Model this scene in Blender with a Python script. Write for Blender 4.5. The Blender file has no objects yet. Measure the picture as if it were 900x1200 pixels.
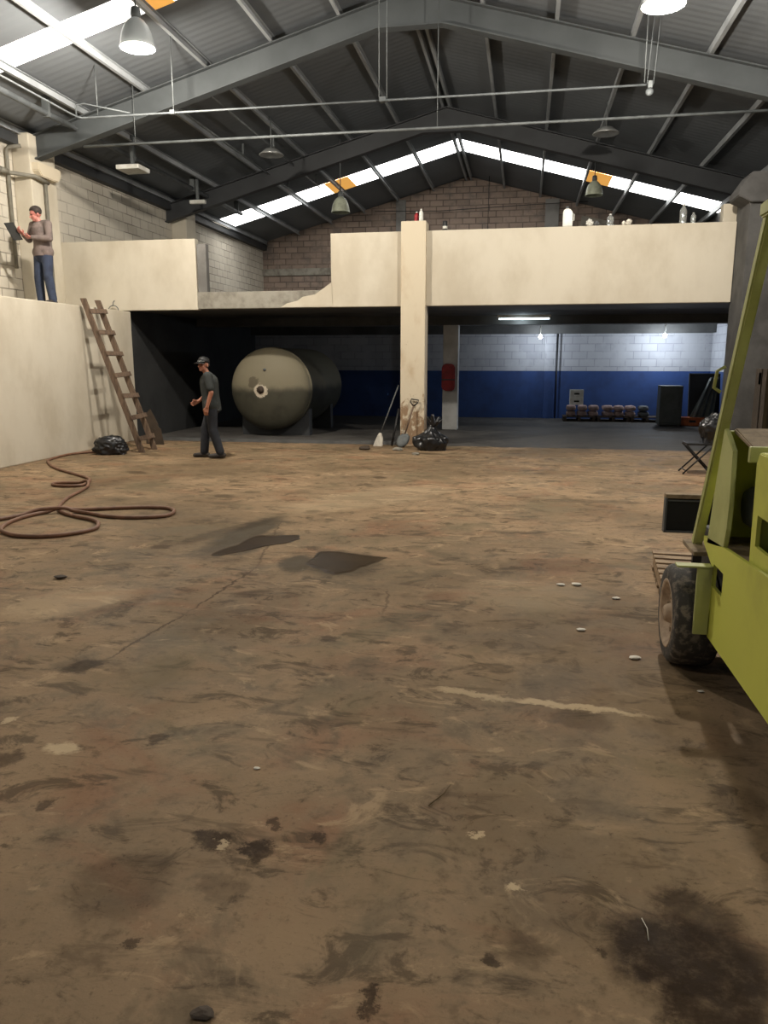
import bpy, bmesh, math, random
from mathutils import Vector, Matrix, noise
random.seed(7)
scene = bpy.context.scene
COL = scene.collection
PI = math.pi
R = math.radians

# ------------------------------------------------------------------ camera
F_PX, CAM_H = 900.0, 1.65
PITCH = math.atan(178 / 900.0)
YAW = math.atan(165 * math.cos(PITCH) / 900.0)
FW = Vector((-math.sin(YAW) * math.cos(PITCH), math.cos(YAW) * math.cos(PITCH), -math.sin(PITCH)))
RT = Vector((math.cos(YAW), math.sin(YAW), 0))
UP = RT.cross(FW)
CAM = Vector((0, 0, CAM_H))
cd = bpy.data.cameras.new('camera')
cam = bpy.data.objects.new('camera', cd)
COL.objects.link(cam)
m = Matrix((RT, UP, -FW)).transposed().to_4x4()
m.translation = CAM
cam.matrix_world = m
cd.sensor_fit = 'VERTICAL'
cd.sensor_height = 24.0
cd.lens = 24.0 * F_PX / 1200.0
cd.clip_start = 0.05
cd.clip_end = 200
scene.camera = cam


def ray(x, y):
    return FW * F_PX + RT * (x - 450) - UP * (y - 600)


def on_floor(x, y, z=0.0):
    d = ray(x, y)
    return CAM + d * ((z - CAM_H) / d.z)


# ------------------------------------------------------------------ materials
def lin(r, g, b):
    f = lambda c: (c / 255.0) / 12.92 if c <= 10 else (((c / 255.0) + 0.055) / 1.055) ** 2.4
    return (f(r), f(g), f(b), 1.0)


def nodes_of(name):
    mt = bpy.data.materials.new(name)
    mt.use_nodes = True
    nt = mt.node_tree
    b = nt.nodes['Principled BSDF']
    return mt, nt, b


def add(nt, kind, **kw):
    n = nt.nodes.new(kind)
    for k, v in kw.items():
        if k in n.inputs.keys():
            n.inputs[k].default_value = v
        else:
            setattr(n, k, v)
    return n


def mixc(nt, fac, a, b, blend='MIX'):
    n = nt.nodes.new('ShaderNodeMix')
    n.data_type = 'RGBA'
    n.blend_type = blend
    for i, s in ((0, fac), (6, a), (7, b)):
        if hasattr(s, 'is_linked'):
            nt.links.new(s, n.inputs[i])
        else:
            n.inputs[i].default_value = s
    return n.outputs[2]


def ramp(nt, src, p0, p1, v0=0.0, v1=1.0):
    n = nt.nodes.new('ShaderNodeMapRange')
    n.interpolation_type = 'SMOOTHSTEP'
    n.inputs[1].default_value = p0
    n.inputs[2].default_value = p1
    n.inputs[3].default_value = v0
    n.inputs[4].default_value = v1
    nt.links.new(src, n.inputs[0])
    return n.outputs[0]


def math_n(nt, op, a, b=None, clamp=False):
    n = nt.nodes.new('ShaderNodeMath')
    n.operation = op
    n.use_clamp = clamp
    for i, s in ((0, a), (1, b)):
        if s is None:
            continue
        if hasattr(s, 'is_linked'):
            nt.links.new(s, n.inputs[i])
        else:
            n.inputs[i].default_value = s
    return n.outputs[0]


def noise_n(nt, vec, scale, detail=6, rough=0.6, dist=0.0):
    n = add(nt, 'ShaderNodeTexNoise')
    n.inputs['Scale'].default_value = scale
    n.inputs['Detail'].default_value = detail
    n.inputs['Roughness'].default_value = rough
    n.inputs['Distortion'].default_value = dist
    nt.links.new(vec, n.inputs['Vector'])
    return n


def obj_vec(nt, scale=(1, 1, 1)):
    t = nt.nodes.new('ShaderNodeTexCoord')
    mp = nt.nodes.new('ShaderNodeMapping')
    mp.inputs['Scale'].default_value = scale
    nt.links.new(t.outputs['Object'], mp.inputs['Vector'])
    return mp.outputs[0]


def bump_to(nt, b, height, strength=0.2, dist=0.02):
    n = nt.nodes.new('ShaderNodeBump')
    n.inputs['Strength'].default_value = strength
    n.inputs['Distance'].default_value = dist
    nt.links.new(height, n.inputs['Height'])
    nt.links.new(n.outputs[0], b.inputs['Normal'])


def M(name, c, rough=0.7, metal=0.0, c2=None, scale=3.0, lo=0.35, hi=0.7, bump=0.15, bscale=None, stretch=(1, 1, 1), spec=0.5):
    """worn paint: two colours mixed by noise, light bump"""
    mt, nt, b = nodes_of(name)
    v = obj_vec(nt, stretch)
    n = noise_n(nt, v, scale)
    if c2 is None:
        c2 = tuple(x * 0.72 for x in c[:3]) + (1,)
    out = mixc(nt, ramp(nt, n.outputs[0], lo, hi), c, c2)
    nt.links.new(out, b.inputs['Base Color'])
    b.inputs['Roughness'].default_value = rough
    b.inputs['Metallic'].default_value = metal
    b.inputs['Specular IOR Level'].default_value = spec
    if bump:
        n2 = noise_n(nt, v, bscale or scale * 6, 4)
        bump_to(nt, b, n2.outputs[0], bump, 0.01)
    return mt


def emit(name, c, s):
    mt, nt, b = nodes_of(name)
    b.inputs['Base Color'].default_value = c
    b.inputs['Emission Color'].default_value = c
    b.inputs['Emission Strength'].default_value = s
    return mt


def brick_mat(name, axes, c1, c2, mortar, bw, bh, ms, stain=None, bump=0.5, paint=0.5, stain_lo=0.45):
    mt, nt, b = nodes_of(name)
    t = nt.nodes.new('ShaderNodeTexCoord')
    sp = nt.nodes.new('ShaderNodeSeparateXYZ')
    nt.links.new(t.outputs['Object'], sp.inputs[0])
    cb = nt.nodes.new('ShaderNodeCombineXYZ')
    nt.links.new(sp.outputs[axes[0]], cb.inputs[0])
    nt.links.new(sp.outputs[axes[1]], cb.inputs[1])
    br = nt.nodes.new('ShaderNodeTexBrick')
    br.inputs['Scale'].default_value = 1.0
    br.inputs['Brick Width'].default_value = bw
    br.inputs['Row Height'].default_value = bh
    br.inputs['Mortar Size'].default_value = ms
    br.inputs['Mortar Smooth'].default_value = 0.4
    br.inputs['Color1'].default_value = c1
    br.inputs['Color2'].default_value = c2
    br.inputs['Mortar'].default_value = mortar
    nt.links.new(cb.outputs[0], br.inputs['Vector'])
    v = t.outputs['Object']
    n = noise_n(nt, v, 0.9, 8, 0.65)
    # patches where the joints are smeared over with paint or render
    patch = ramp(nt, n.outputs[0], 0.42, 0.62, 0.0, paint)
    out = mixc(nt, patch, br.outputs['Color'], c1)
    if stain:
        n3 = noise_n(nt, v, 2.3, 8, 0.7)
        out = mixc(nt, ramp(nt, n3.outputs[0], stain_lo, 0.75), out, stain)
    nt.links.new(out, b.inputs['Base Color'])
    b.inputs['Roughness'].default_value = 0.85
    n4 = noise_n(nt, v, 25, 4)
    h = math_n(nt, 'ADD', math_n(nt, 'MULTIPLY', br.outputs['Fac'], -1.0), math_n(nt, 'MULTIPLY', n4.outputs[0], 0.4))
    bump_to(nt, b, h, bump, 0.012)
    return mt


# ------------------------------------------------------------------ mesh builder
class MB:
    def __init__(self):
        self.bm = bmesh.new()
        self.smooth = []

    def box(self, x0, x1, y0, y1, z0, z1, bev=0.0):
        b2 = bmesh.new()
        bmesh.ops.create_cube(b2, size=1)
        for v in b2.verts:
            v.co = Vector(((x0 + x1) / 2 + v.co.x * (x1 - x0), (y0 + y1) / 2 + v.co.y * (y1 - y0), (z0 + z1) / 2 + v.co.z * (z1 - z0)))
        if bev:
            bmesh.ops.bevel(b2, geom=b2.edges[:], offset=bev, segments=2, affect='EDGES', profile=0.6)
        self.merge(b2)
        return self

    def merge(self, b2, mat=None):
        me = bpy.data.meshes.new('t')
        b2.to_mesh(me)
        b2.free()
        if mat is not None:
            me.transform(mat)
        self.bm.from_mesh(me)
        bpy.data.meshes.remove(me)

    def bar(self, p0, p1, w, h, up=(0, 0, 1), bev=0.0):
        """rectangular bar p0->p1, w along side, h along up"""
        p0, p1 = Vector(p0), Vector(p1)
        d = (p1 - p0)
        L = d.length
        d.normalize()
        u = Vector(up)
        s = d.cross(u)
        if s.length < 1e-4:
            s = d.cross(Vector((0, 1, 0)))
        s.normalize()
        u = s.cross(d)
        mt = Matrix((s, d, u)).transposed().to_4x4()
        mt.translation = (p0 + p1) / 2
        b2 = bmesh.new()
        bmesh.ops.create_cube(b2, size=1)
        for v in b2.verts:
            v.co = Vector((v.co.x * w, v.co.y * L, v.co.z * h))
        if bev:
            bmesh.ops.bevel(b2, geom=b2.edges[:], offset=bev, segments=2, affect='EDGES')
        self.merge(b2, mt)
        return self

    def prism(self, pts, axis, a0, a1, bev=0.0):
        """polygon pts extruded along axis 0/1/2; pts are the other two coords in order"""
        b2 = bmesh.new()
        def mk(p, a):
            c = list(p)
            c.insert(axis, a)
            return b2.verts.new(c)
        lo = [mk(p, a0) for p in pts]
        hi = [mk(p, a1) for p in pts]
        n = len(pts)
        b2.faces.new(lo)
        b2.faces.new(hi[::-1])
        for i in range(n):
            b2.faces.new((lo[i], hi[i], hi[(i + 1) % n], lo[(i + 1) % n]))
        bmesh.ops.recalc_face_normals(b2, faces=b2.faces[:])
        if bev:
            bmesh.ops.bevel(b2, geom=b2.edges[:], offset=bev, segments=2, affect='EDGES')
        self.merge(b2)
        return self

    def tube(self, pts, r, seg=10, closed=False):
        pts = [Vector(p) for p in pts]
        rs = r if isinstance(r, (list, tuple)) else [r] * len(pts)
        rings = []
        prev = None
        n = len(pts)
        for i, p in enumerate(pts):
            a = pts[max(i - 1, 0)] if not closed else pts[(i - 1) % n]
            b = pts[min(i + 1, n - 1)] if not closed else pts[(i + 1) % n]
            t = (b - a)
            if t.length < 1e-9:
                t = Vector((0, 0, 1))
            t.normalize()
            if prev is None:
                u = t.cross(Vector((0, 0, 1)))
                if u.length < 1e-3:
                    u = t.cross(Vector((1, 0, 0)))
            else:
                u = prev - t * prev.dot(t)
            u.normalize()
            prev = u
            w = t.cross(u)
            rings.append([self.bm.verts.new(p + (u * math.cos(k * 2 * PI / seg) + w * math.sin(k * 2 * PI / seg)) * rs[i]) for k in range(seg)])
        nf = []
        for i in range(n if closed else n - 1):
            A, B = rings[i], rings[(i + 1) % n]
            for k in range(seg):
                f = self.bm.faces.new((A[k], A[(k + 1) % seg], B[(k + 1) % seg], B[k]))
                f.smooth = True
        if not closed:
            self.bm.faces.new(rings[0][::-1])
            self.bm.faces.new(rings[-1])
        return self

    def lathe(self, prof, origin=(0, 0, 0), axis='z', seg=24, caps=True, smooth=True):
        """prof: list of (r, h)"""
        o = Vector(origin)
        rings = []
        for r_, h in prof:
            ring = []
            for k in range(seg):
                a = k * 2 * PI / seg
                c, s = math.cos(a) * r_, math.sin(a) * r_
                co = {'z': (c, s, h), 'y': (c, h, s), 'x': (h, c, s)}[axis]
                ring.append(self.bm.verts.new(o + Vector(co)))
            rings.append(ring)
        for A, B in zip(rings, rings[1:]):
            for k in range(seg):
                f = self.bm.faces.new((A[k], A[(k + 1) % seg], B[(k + 1) % seg], B[k]))
                f.smooth = smooth
        if caps:
            for ring in (rings[0], rings[-1]):
                if (ring[0].co - ring[seg // 2].co).length > 1e-5:
                    self.bm.faces.new(ring)
        return self

    def ell(self, c, r, seg=16, rings=10, rot=None):
        b2 = bmesh.new()
        bmesh.ops.create_uvsphere(b2, u_segments=seg, v_segments=rings, radius=1)
        for f in b2.faces:
            f.smooth = True
        mt = Matrix.Translation(c) @ (rot.to_4x4() if rot is not None else Matrix()) @ Matrix.Diagonal((*r, 1))
        self.merge(b2, mt)
        return self

    def cap(self, p0, p1, r0, r1, seg=14):
        """tapered limb with round ends"""
        p0, p1 = Vector(p0), Vector(p1)
        d = p1 - p0
        n = 4
        pts, rs = [], []
        dn = d.normalized()
        for i in range(n, 0, -1):
            a = i / n * PI / 2 * 0.97
            pts.append(p0 - dn * r0 * math.sin(a)); rs.append(r0 * math.cos(a))
        pts.append(p0); rs.append(r0)
        pts.append(p1); rs.append(r1)
        for i in range(1, n + 1):
            a = i / n * PI / 2 * 0.97
            pts.append(p1 + dn * r1 * math.sin(a)); rs.append(r1 * math.cos(a))
        return self.tube(pts, rs, seg)

    def done(self):
        bmesh.ops.recalc_face_normals(self.bm, faces=self.bm.faces[:])
        return self.bm


def root_loc(p):
    v = Vector((0, 0, 0))
    while p is not None:
        v += p.location
        p = p.parent
    return v


def obj(name, mb, mat, parent=None, label=None, smooth=False, auto=None):
    bm = mb.done() if isinstance(mb, MB) else mb
    me = bpy.data.meshes.new(name)
    if smooth:
        for f in bm.faces:
            f.smooth = True
    bm.to_mesh(me)
    bm.free()
    if parent is not None:
        me.transform(Matrix.Translation(-root_loc(parent)))
    for mm in (mat if isinstance(mat, list) else [mat]):
        me.materials.append(mm)
    o = bpy.data.objects.new(name, me)
    COL.objects.link(o)
    o.parent = parent
    if label:
        o['label'] = label
    return o


def tag(o, label, cat, group=None, kind=None):
    o['label'] = label
    o['category'] = cat
    if group:
        o['group'] = group
    if kind:
        o['kind'] = kind
    return o


def thing(name, label, cat, loc=(0, 0, 0), group=None):
    o = bpy.data.objects.new(name, None)
    COL.objects.link(o)
    o.empty_display_size = 0.1
    o.location = loc
    return tag(o, label, cat, group)


def single(name, mb, mat, label, cat, group=None, loc=None, smooth=False):
    """a thing that is one mesh, its origin at loc (world-space verts)"""
    o = obj(name, mb, mat, None, smooth=smooth)
    if loc is not None:
        o.data.transform(Matrix.Translation(-Vector(loc)))
        o.location = loc
    return tag(o, label, cat, group)


def struct(name, mb, mat, label, cat, parent=None, smooth=False):
    o = obj(name, mb, mat, parent, smooth=smooth)
    if parent is None:
        o['kind'] = 'structure'
        o['label'] = label
        o['category'] = cat
    return o


def dup(o, loc=None, rotz=None, label=None, parent=None):
    c = o.copy()
    COL.objects.link(c)
    if parent is not None:
        c.parent = parent
    for ch in list(o.children):
        dup(ch, parent=c)
    if loc is not None:
        c.location = loc
    if rotz is not None:
        c.rotation_euler = (0, 0, rotz)
    if label:
        c['label'] = label
    return c


def evaluated(mb, mods):
    """apply modifiers through the depsgraph and hand back a bmesh"""
    bm = mb.done()
    me = bpy.data.meshes.new('tmp')
    bm.to_mesh(me)
    bm.free()
    o = bpy.data.objects.new('tmp', me)
    COL.objects.link(o)
    for kind, kw in mods:
        md = o.modifiers.new(kind, kind)
        for k, v in kw.items():
            setattr(md, k, v)
    dg = bpy.context.evaluated_depsgraph_get()
    dg.update()
    ev = o.evaluated_get(dg)
    me2 = bpy.data.meshes.new_from_object(ev, depsgraph=dg)
    out = bmesh.new()
    out.from_mesh(me2)
    bpy.data.objects.remove(o)
    bpy.data.meshes.remove(me)
    bpy.data.meshes.remove(me2)
    for f in out.faces:
        f.smooth = True
    return out


# ------------------------------------------------------------------ palette
MAT = {}
MAT['cream'] = M('cream painted render', lin(203, 195, 177), 0.85, c2=lin(184, 174, 154), scale=1.1, bump=0.1, bscale=30, stretch=(1, 1, 0.6))
MAT['cream_col'] = M('dirty cream column paint', lin(204, 192, 168), 0.85, c2=lin(168, 140, 104), scale=2.2, lo=0.5, hi=0.85, bump=0.2, stretch=(1, 1, 0.5))
MAT['column_pale'] = M('pale grey column paint', lin(196, 196, 194), 0.85, c2=lin(164, 163, 160), scale=1.5, bump=0.1)
# scuffs and brown grime on the lower metre of the column
_nt = MAT['cream_col'].node_tree
_b = _nt.nodes['Principled BSDF']
_src = _b.inputs['Base Color'].links[0].from_socket
_v = obj_vec(_nt)
_sp = add(_nt, 'ShaderNodeSeparateXYZ'); _nt.links.new(_v, _sp.inputs[0])
_n = noise_n(_nt, obj_vec(_nt, (1.6, 1.6, 1)), 4.5, 9, 0.72, 0.8)
_low = ramp(_nt, _sp.outputs[2], 1.5, 0.1, 0.0, 0.26)
_k = ramp(_nt, math_n(_nt, 'ADD', _n.outputs[0], _low), 0.62, 0.74, 0, 0.85)
_nt.links.new(mixc(_nt, _k, _src, lin(128, 96, 64)), _b.inputs['Base Color'])
MAT['concrete'] = M('raw grey concrete', lin(150, 146, 134), 0.9, c2=lin(112, 106, 96), scale=3.5, bump=0.4)
MAT['concrete_dark'] = M('dark grey concrete', lin(80, 79, 77), 0.9, c2=lin(62, 61, 59), scale=2.5, bump=0.3)
MAT['concrete_grey'] = M('grey column concrete', lin(132, 130, 126), 0.9, c2=lin(104, 102, 98), scale=1.5, bump=0.2)
MAT['slab_under'] = M('dark slab underside', lin(84, 84, 82), 0.9, c2=lin(58, 58, 57), scale=0.8, bump=0.2)  # dark grey mottled by noise, for slab and beams
MAT['shaded_wall'] = M('wall with painted shade', lin(48, 49, 49), 0.95, c2=lin(34, 35, 35), scale=1.2, bump=0.2)  # shade under the mezzanine put into the wall colour
MAT['roof'] = M('grey roof sheet', lin(104, 108, 111), 0.85, c2=lin(94, 98, 101), scale=0.4, bump=0.05)
MAT['steel'] = M('grey painted steel', lin(74, 78, 79), 0.75, c2=lin(64, 68, 69), scale=1.5, bump=0.05)
MAT['steel_dark'] = M('dark painted steel', lin(56, 58, 60), 0.6, scale=1.5, bump=0.05)
MAT['purlin'] = M('bright zinc purlin', lin(160, 164, 166), 0.7, metal=0.0, c2=lin(138, 142, 144), scale=1.5, bump=0.02)
MAT['galv'] = M('galvanised steel', lin(100, 104, 105), 0.6, metal=0.2, c2=lin(80, 84, 85), scale=4, bump=0.03)
MAT['galv_dim'] = M('dull galvanised pipe', lin(104, 108, 108), 0.6, metal=0.2, c2=lin(80, 84, 84), scale=4, bump=0.03)
MAT['wood'] = M('weathered brown timber', lin(112, 92, 74), 0.8, c2=lin(78, 62, 50), scale=6, stretch=(4, 4, 0.6), bump=0.4)
MAT['pallet_wood'] = M('pale pallet timber', lin(166, 142, 112), 0.8, c2=lin(120, 98, 74), scale=6, stretch=(1, 4, 4), bump=0.3)
MAT['dark_wood'] = M('dark stained timber', lin(70, 58, 46), 0.8, scale=6, bump=0.3)
MAT['bag'] = M('black bin bag plastic', lin(26, 27, 30), 0.33, c2=lin(18, 18, 20), scale=8, bump=0.12, bscale=10, spec=0.55)
MAT['rubber'] = M('dusty tyre rubber', lin(62, 59, 55), 0.85, c2=lin(120, 111, 98), scale=24, lo=0.48, hi=0.66, bump=0.4)
MAT['black'] = M('black painted metal', lin(24, 24, 24), 0.55, scale=5, bump=0.08)
MAT['interior'] = M('dark greasy metal', lin(34, 33, 28), 0.7, c2=lin(22, 21, 18), scale=6, bump=0.2)
MAT['hose'] = M('brown rubber hose', lin(128, 92, 70), 0.6, c2=lin(104, 74, 56), scale=8, bump=0.1)
MAT['green'] = M('lime green truck paint', lin(204, 208, 90), 0.5, c2=lin(176, 178, 80), scale=1.6, lo=0.45, hi=0.8, bump=0.06)
MAT['green_pale'] = M('faded lime paint', lin(186, 190, 124), 0.55, c2=lin(160, 164, 100), scale=2.2, bump=0.06)
MAT['dirt_metal'] = M('dirt caked metal', lin(150, 132, 104), 0.9, c2=lin(110, 94, 72), scale=9, bump=0.5)
MAT['tan_rim'] = M('dusty wheel rim paint', lin(190, 168, 142), 0.75, c2=lin(136, 114, 94), scale=9, bump=0.2)
MAT['tail'] = M('dull grey plastic', lin(90, 92, 92), 0.6, scale=5, bump=0.05)
MAT['cabinet'] = M('dark grey cabinet paint', lin(78, 82, 78), 0.6, c2=lin(62, 66, 62), scale=3, bump=0.05)
MAT['orange'] = M('orange painted steel', lin(206, 108, 52), 0.6, c2=lin(150, 74, 38), scale=6, bump=0.1)
MAT['red'] = M('dull red vinyl', lin(150, 30, 36), 0.6, c2=lin(110, 22, 28), scale=5, bump=0.1)
MAT['white_plastic'] = M('white plastic', lin(222, 222, 214), 0.4, c2=lin(196, 194, 184), scale=6, bump=0.03)
MAT['sack'] = M('greyish pink paper sack', lin(168, 142, 134), 0.85, c2=lin(124, 106, 102), scale=7, bump=0.3)
MAT['tarp'] = M('grey green tarpaulin', lin(96, 104, 98), 0.6, c2=lin(70, 76, 72), scale=3, bump=0.2)
MAT['pvc'] = M('grey conduit paint', lin(126, 122, 110), 0.6, c2=lin(104, 100, 90), scale=4, bump=0.05)
MAT['skin'] = M('warm skin', lin(178, 122, 98), 0.55, c2=lin(160, 104, 82), scale=12, bump=0.05)
MAT['skin_red'] = M('flushed skin', lin(190, 126, 112), 0.55, c2=lin(172, 104, 94), scale=12, bump=0.05)
MAT['tee'] = M('charcoal cotton', lin(52, 56, 54), 0.9, c2=lin(42, 45, 44), scale=9, bump=0.2)
MAT['collar'] = M('pale grey cotton', lin(150, 152, 150), 0.9, scale=9, bump=0.2)
MAT['trouser'] = M('dark slate trousers', lin(44, 47, 54), 0.9, c2=lin(34, 37, 43), scale=9, bump=0.2)
MAT['jeans'] = M('blue denim', lin(54, 63, 84), 0.9, c2=lin(40, 47, 64), scale=7, bump=0.2)
MAT['shirt'] = M('brownish grey shirt cloth', lin(122, 108, 102), 0.9, c2=lin(92, 82, 78), scale=9, bump=0.2)
MAT['hair'] = M('dark brown hair', lin(58, 48, 42), 0.8, c2=lin(38, 31, 28), scale=30, bump=0.5)
MAT['eye'] = M('dark eye', lin(40, 34, 32), 0.3, scale=5, bump=0)
MAT['lip'] = M('lips', lin(150, 84, 78), 0.5, scale=9, bump=0)
MAT['shoe'] = M('dark worn leather', lin(38, 34, 32), 0.7, c2=lin(64, 56, 48), scale=9, bump=0.2)
MAT['alu'] = M('spun aluminium', lin(196, 198, 196), 0.35, metal=0.6, c2=lin(170, 172, 170), scale=5, bump=0.02)
mt, nt, b = nodes_of('milky lamp bell')
tr_ = nt.nodes.new('ShaderNodeBsdfTranslucent'); tr_.inputs[0].default_value = (0.9, 0.92, 0.92, 1)
mx_ = nt.nodes.new('ShaderNodeMixShader'); mx_.inputs[0].default_value = 0.12
b.inputs['Base Color'].default_value = lin(170, 174, 174); b.inputs['Roughness'].default_value = 0.25
nt.links.new(b.outputs[0], mx_.inputs[1]); nt.links.new(tr_.outputs[0], mx_.inputs[2]); nt.links.new(mx_.outputs[0], nt.nodes['Material Output'].inputs[0])
MAT['milky'] = mt
MAT['shade_green'] = M('pale dusty enamel', lin(206, 212, 190), 0.45, metal=0.2, c2=lin(168, 172, 150), scale=5, bump=0.02)
MAT['twig'] = M('dry twig', lin(120, 100, 70), 0.9, scale=9, bump=0.2)
MAT['paper'] = M('crumpled white paper', lin(226, 220, 206), 0.8, scale=9, bump=0.3)
MAT['rust'] = M('rusty orange grille', lin(176, 112, 50), 0.7, c2=lin(120, 74, 34), scale=9, bump=0.2)

MAT['skylight'] = emit('daylit translucent sheet', (1.0, 0.985, 0.95, 1), 7.0)
MAT['skylight_near'] = emit('dimmed daylit translucent sheet', (1.0, 0.985, 0.95, 1), 2.2)  # emission turned down so the nearby purlins are lit less
MAT['skylight_amber'] = emit('daylit amber sheet', lin(232, 168, 82), 0.8)
MAT['lamp_glow'] = emit('lit lamp lens', (1.0, 0.97, 0.9, 1), 14)
MAT['led_glow'] = emit('lit cool bulb', (0.82, 0.9, 1.0, 1), 30)
MAT['tube_glow'] = emit('lit fluorescent tube', (0.8, 0.93, 1.0, 1), 3)

# clear and milky plastic for bottles
mt, nt, b = nodes_of('clear bottle plastic')
b.inputs['Base Color'].default_value = lin(222, 226, 222)
b.inputs['Transmission Weight'].default_value = 0.75
b.inputs['Roughness'].default_value = 0.12
b.inputs['IOR'].default_value = 1.2
MAT['clear'] = mt


def floor_mat():
    mt, nt, b = nodes_of('dirty concrete floor')
    v = obj_vec(nt)
    sep = nt.nodes.new('ShaderNodeSeparateXYZ')
    nt.links.new(v, sep.inputs[0])
    big = noise_n(nt, v, 0.55, 8, 0.6, 0.3)
    mid = noise_n(nt, obj_vec(nt, (1.0, 1.0, 1)), 2.1, 10, 0.68, 0.5)
    fine = noise_n(nt, v, 11, 8, 0.7)
    red = noise_n(nt, obj_vec(nt, (0.8, 1.0, 1)), 1.3, 6, 0.6, 0.8)
    grit = noise_n(nt, v, 55, 4, 0.7)
    c = mixc(nt, ramp(nt, big.outputs[0], 0.36, 0.64), lin(150, 131, 106), lin(122, 108, 88))
    c = mixc(nt, ramp(nt, red.outputs[0], 0.5, 0.68, 0, 0.65), c, lin(134, 102, 80))
    c = mixc(nt, ramp(nt, mid.outputs[0], 0.5, 0.66, 0, 0.75), c, lin(98, 88, 70))
    c = mixc(nt, ramp(nt, fine.outputs[0], 0.52, 0.72, 0, 0.6), c, lin(86, 74, 57))
    c = mixc(nt, ramp(nt, fine.outputs[0], 0.42, 0.28, 0, 0.5), c, lin(172, 153, 125))
    c = mixc(nt, ramp(nt, grit.outputs[0], 0.56, 0.75, 0, 0.45), c, lin(76, 65, 50))
    # streaks left by dragging, across the hall
    st = noise_n(nt, obj_vec(nt, (0.5, 2.2, 1)), 2.6, 8, 0.7, 0.6)
    c = mixc(nt, ramp(nt, st.outputs[0], 0.56, 0.66, 0, 0.6), c, lin(88, 76, 60))
    st2 = noise_n(nt, obj_vec(nt, (0.4, 1.8, 1)), 1.7, 8, 0.7, 0.4)
    c = mixc(nt, ramp(nt, st2.outputs[0], 0.6, 0.72, 0, 0.6), c, lin(168, 148, 120))
    # dense mottling, dark and pale flecks of hand size, and a wide blotchy unevenness
    mo = noise_n(nt, obj_vec(nt, (0.75, 1.25, 1)), 4.2, 9, 0.72, 0.9)
    c = mixc(nt, ramp(nt, mo.outputs[0], 0.52, 0.62, 0, 0.75), c, lin(76, 66, 51))
    mo2 = noise_n(nt, obj_vec(nt, (0.8, 1.2, 5)), 3.1, 9, 0.7, 1.2)
    c = mixc(nt, ramp(nt, mo2.outputs[0], 0.56, 0.66, 0, 0.55), c, lin(178, 158, 128))
    spk = noise_n(nt, obj_vec(nt, (1, 1, 3)), 19, 6, 0.75, 0.4)
    c = mixc(nt, math_n(nt, 'MULTIPLY', ramp(nt, spk.outputs[0], 0.58, 0.68, 0, 0.7), ramp(nt, big.outputs[0], 0.4, 0.6, 0.25, 1.0)), c, lin(66, 55, 41))
    wide = noise_n(nt, obj_vec(nt, (1, 1, 9)), 0.33, 4, 0.5, 0.2)
    c = mixc(nt, ramp(nt, wide.outputs[0], 0.47, 0.62, 0, 0.5), c, lin(92, 80, 62))
    grn = noise_n(nt, obj_vec(nt, (1, 1, 17)), 0.9, 7, 0.65, 0.6)
    c = mixc(nt, ramp(nt, grn.outputs[0], 0.52, 0.66, 0, 0.5), c, lin(104, 98, 78))
    # scattered small blots
    vo = add(nt, 'ShaderNodeTexVoronoi')
    vo.inputs['Scale'].default_value = 1.15
    dv = nt.nodes.new('ShaderNodeVectorMath'); dv.operation = 'MULTIPLY_ADD'
    nt.links.new(mid.outputs[1], dv.inputs[0]); dv.inputs[1].default_value = (0.5, 0.5, 0); nt.links.new(v, dv.inputs[2])
    nt.links.new(dv.outputs[0], vo.inputs['Vector'])
    blot = math_n(nt, 'MULTIPLY', ramp(nt, vo.outputs['Distance'], 0.15, 0.08), ramp(nt, big.outputs[0], 0.45, 0.55))
    c = mixc(nt, math_n(nt, 'MULTIPLY', blot, 0.75), c, lin(68, 57, 44))
    vo2 = add(nt, 'ShaderNodeTexVoronoi')
    vo2.inputs['Scale'].default_value = 2.7
    nt.links.new(dv.outputs[0], vo2.inputs['Vector'])
    gate = ramp(nt, noise_n(nt, obj_vec(nt, (1, 1, 1.7)), 0.8, 5, 0.6).outputs[0], 0.47, 0.6)
    b2_ = math_n(nt, 'MULTIPLY', ramp(nt, vo2.outputs['Distance'], 0.3, 0.12), gate)
    c = mixc(nt, math_n(nt, 'MULTIPLY', b2_, 0.6), c, lin(74, 63, 49))
    # the stains and cracks that can be named one by one: (px, py, rx px, ry px, rot deg, strength)
    dn = noise_n(nt, v, 7, 8, 0.75)
    dsub = nt.nodes.new('ShaderNodeVectorMath'); dsub.operation = 'SUBTRACT'
    nt.links.new(dn.outputs[1], dsub.inputs[0]); dsub.inputs[1].default_value = (0.5, 0.5, 0.5)

    def mask(lst, amp):
        sc = nt.nodes.new('ShaderNodeVectorMath'); sc.operation = 'MULTIPLY_ADD'
        nt.links.new(dsub.outputs[0], sc.inputs[0]); sc.inputs[1].default_value = (amp, amp, 0); nt.links.new(v, sc.inputs[2])
        tot = None
        for (px, py, qx, qy, w, s) in lst:      # long axis from (px,py) to (qx,qy), half width w metres
            a, bb = on_floor(px, py), on_floor(qx, qy)
            cc = (a + bb) / 2
            d = bb - a
            mp = nt.nodes.new('ShaderNodeMapping')
            mp.vector_type = 'TEXTURE'
            mp.inputs['Location'].default_value = (cc.x, cc.y, 0)
            mp.inputs['Rotation'].default_value = (0, 0, math.atan2(d.y, d.x))
            mp.inputs['Scale'].default_value = (max(d.length / 2, 0.02), w, 1)
            nt.links.new(sc.outputs[0], mp.inputs[0])
            ln = nt.nodes.new('ShaderNodeVectorMath'); ln.operation = 'LENGTH'
            nt.links.new(mp.outputs[0], ln.inputs[0])
            o = math_n(nt, 'MULTIPLY', ramp(nt, ln.outputs[1], 1.25, 0.65), s)
            tot = o if tot is None else math_n(nt, 'MAXIMUM', tot, o)
        return tot

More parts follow.
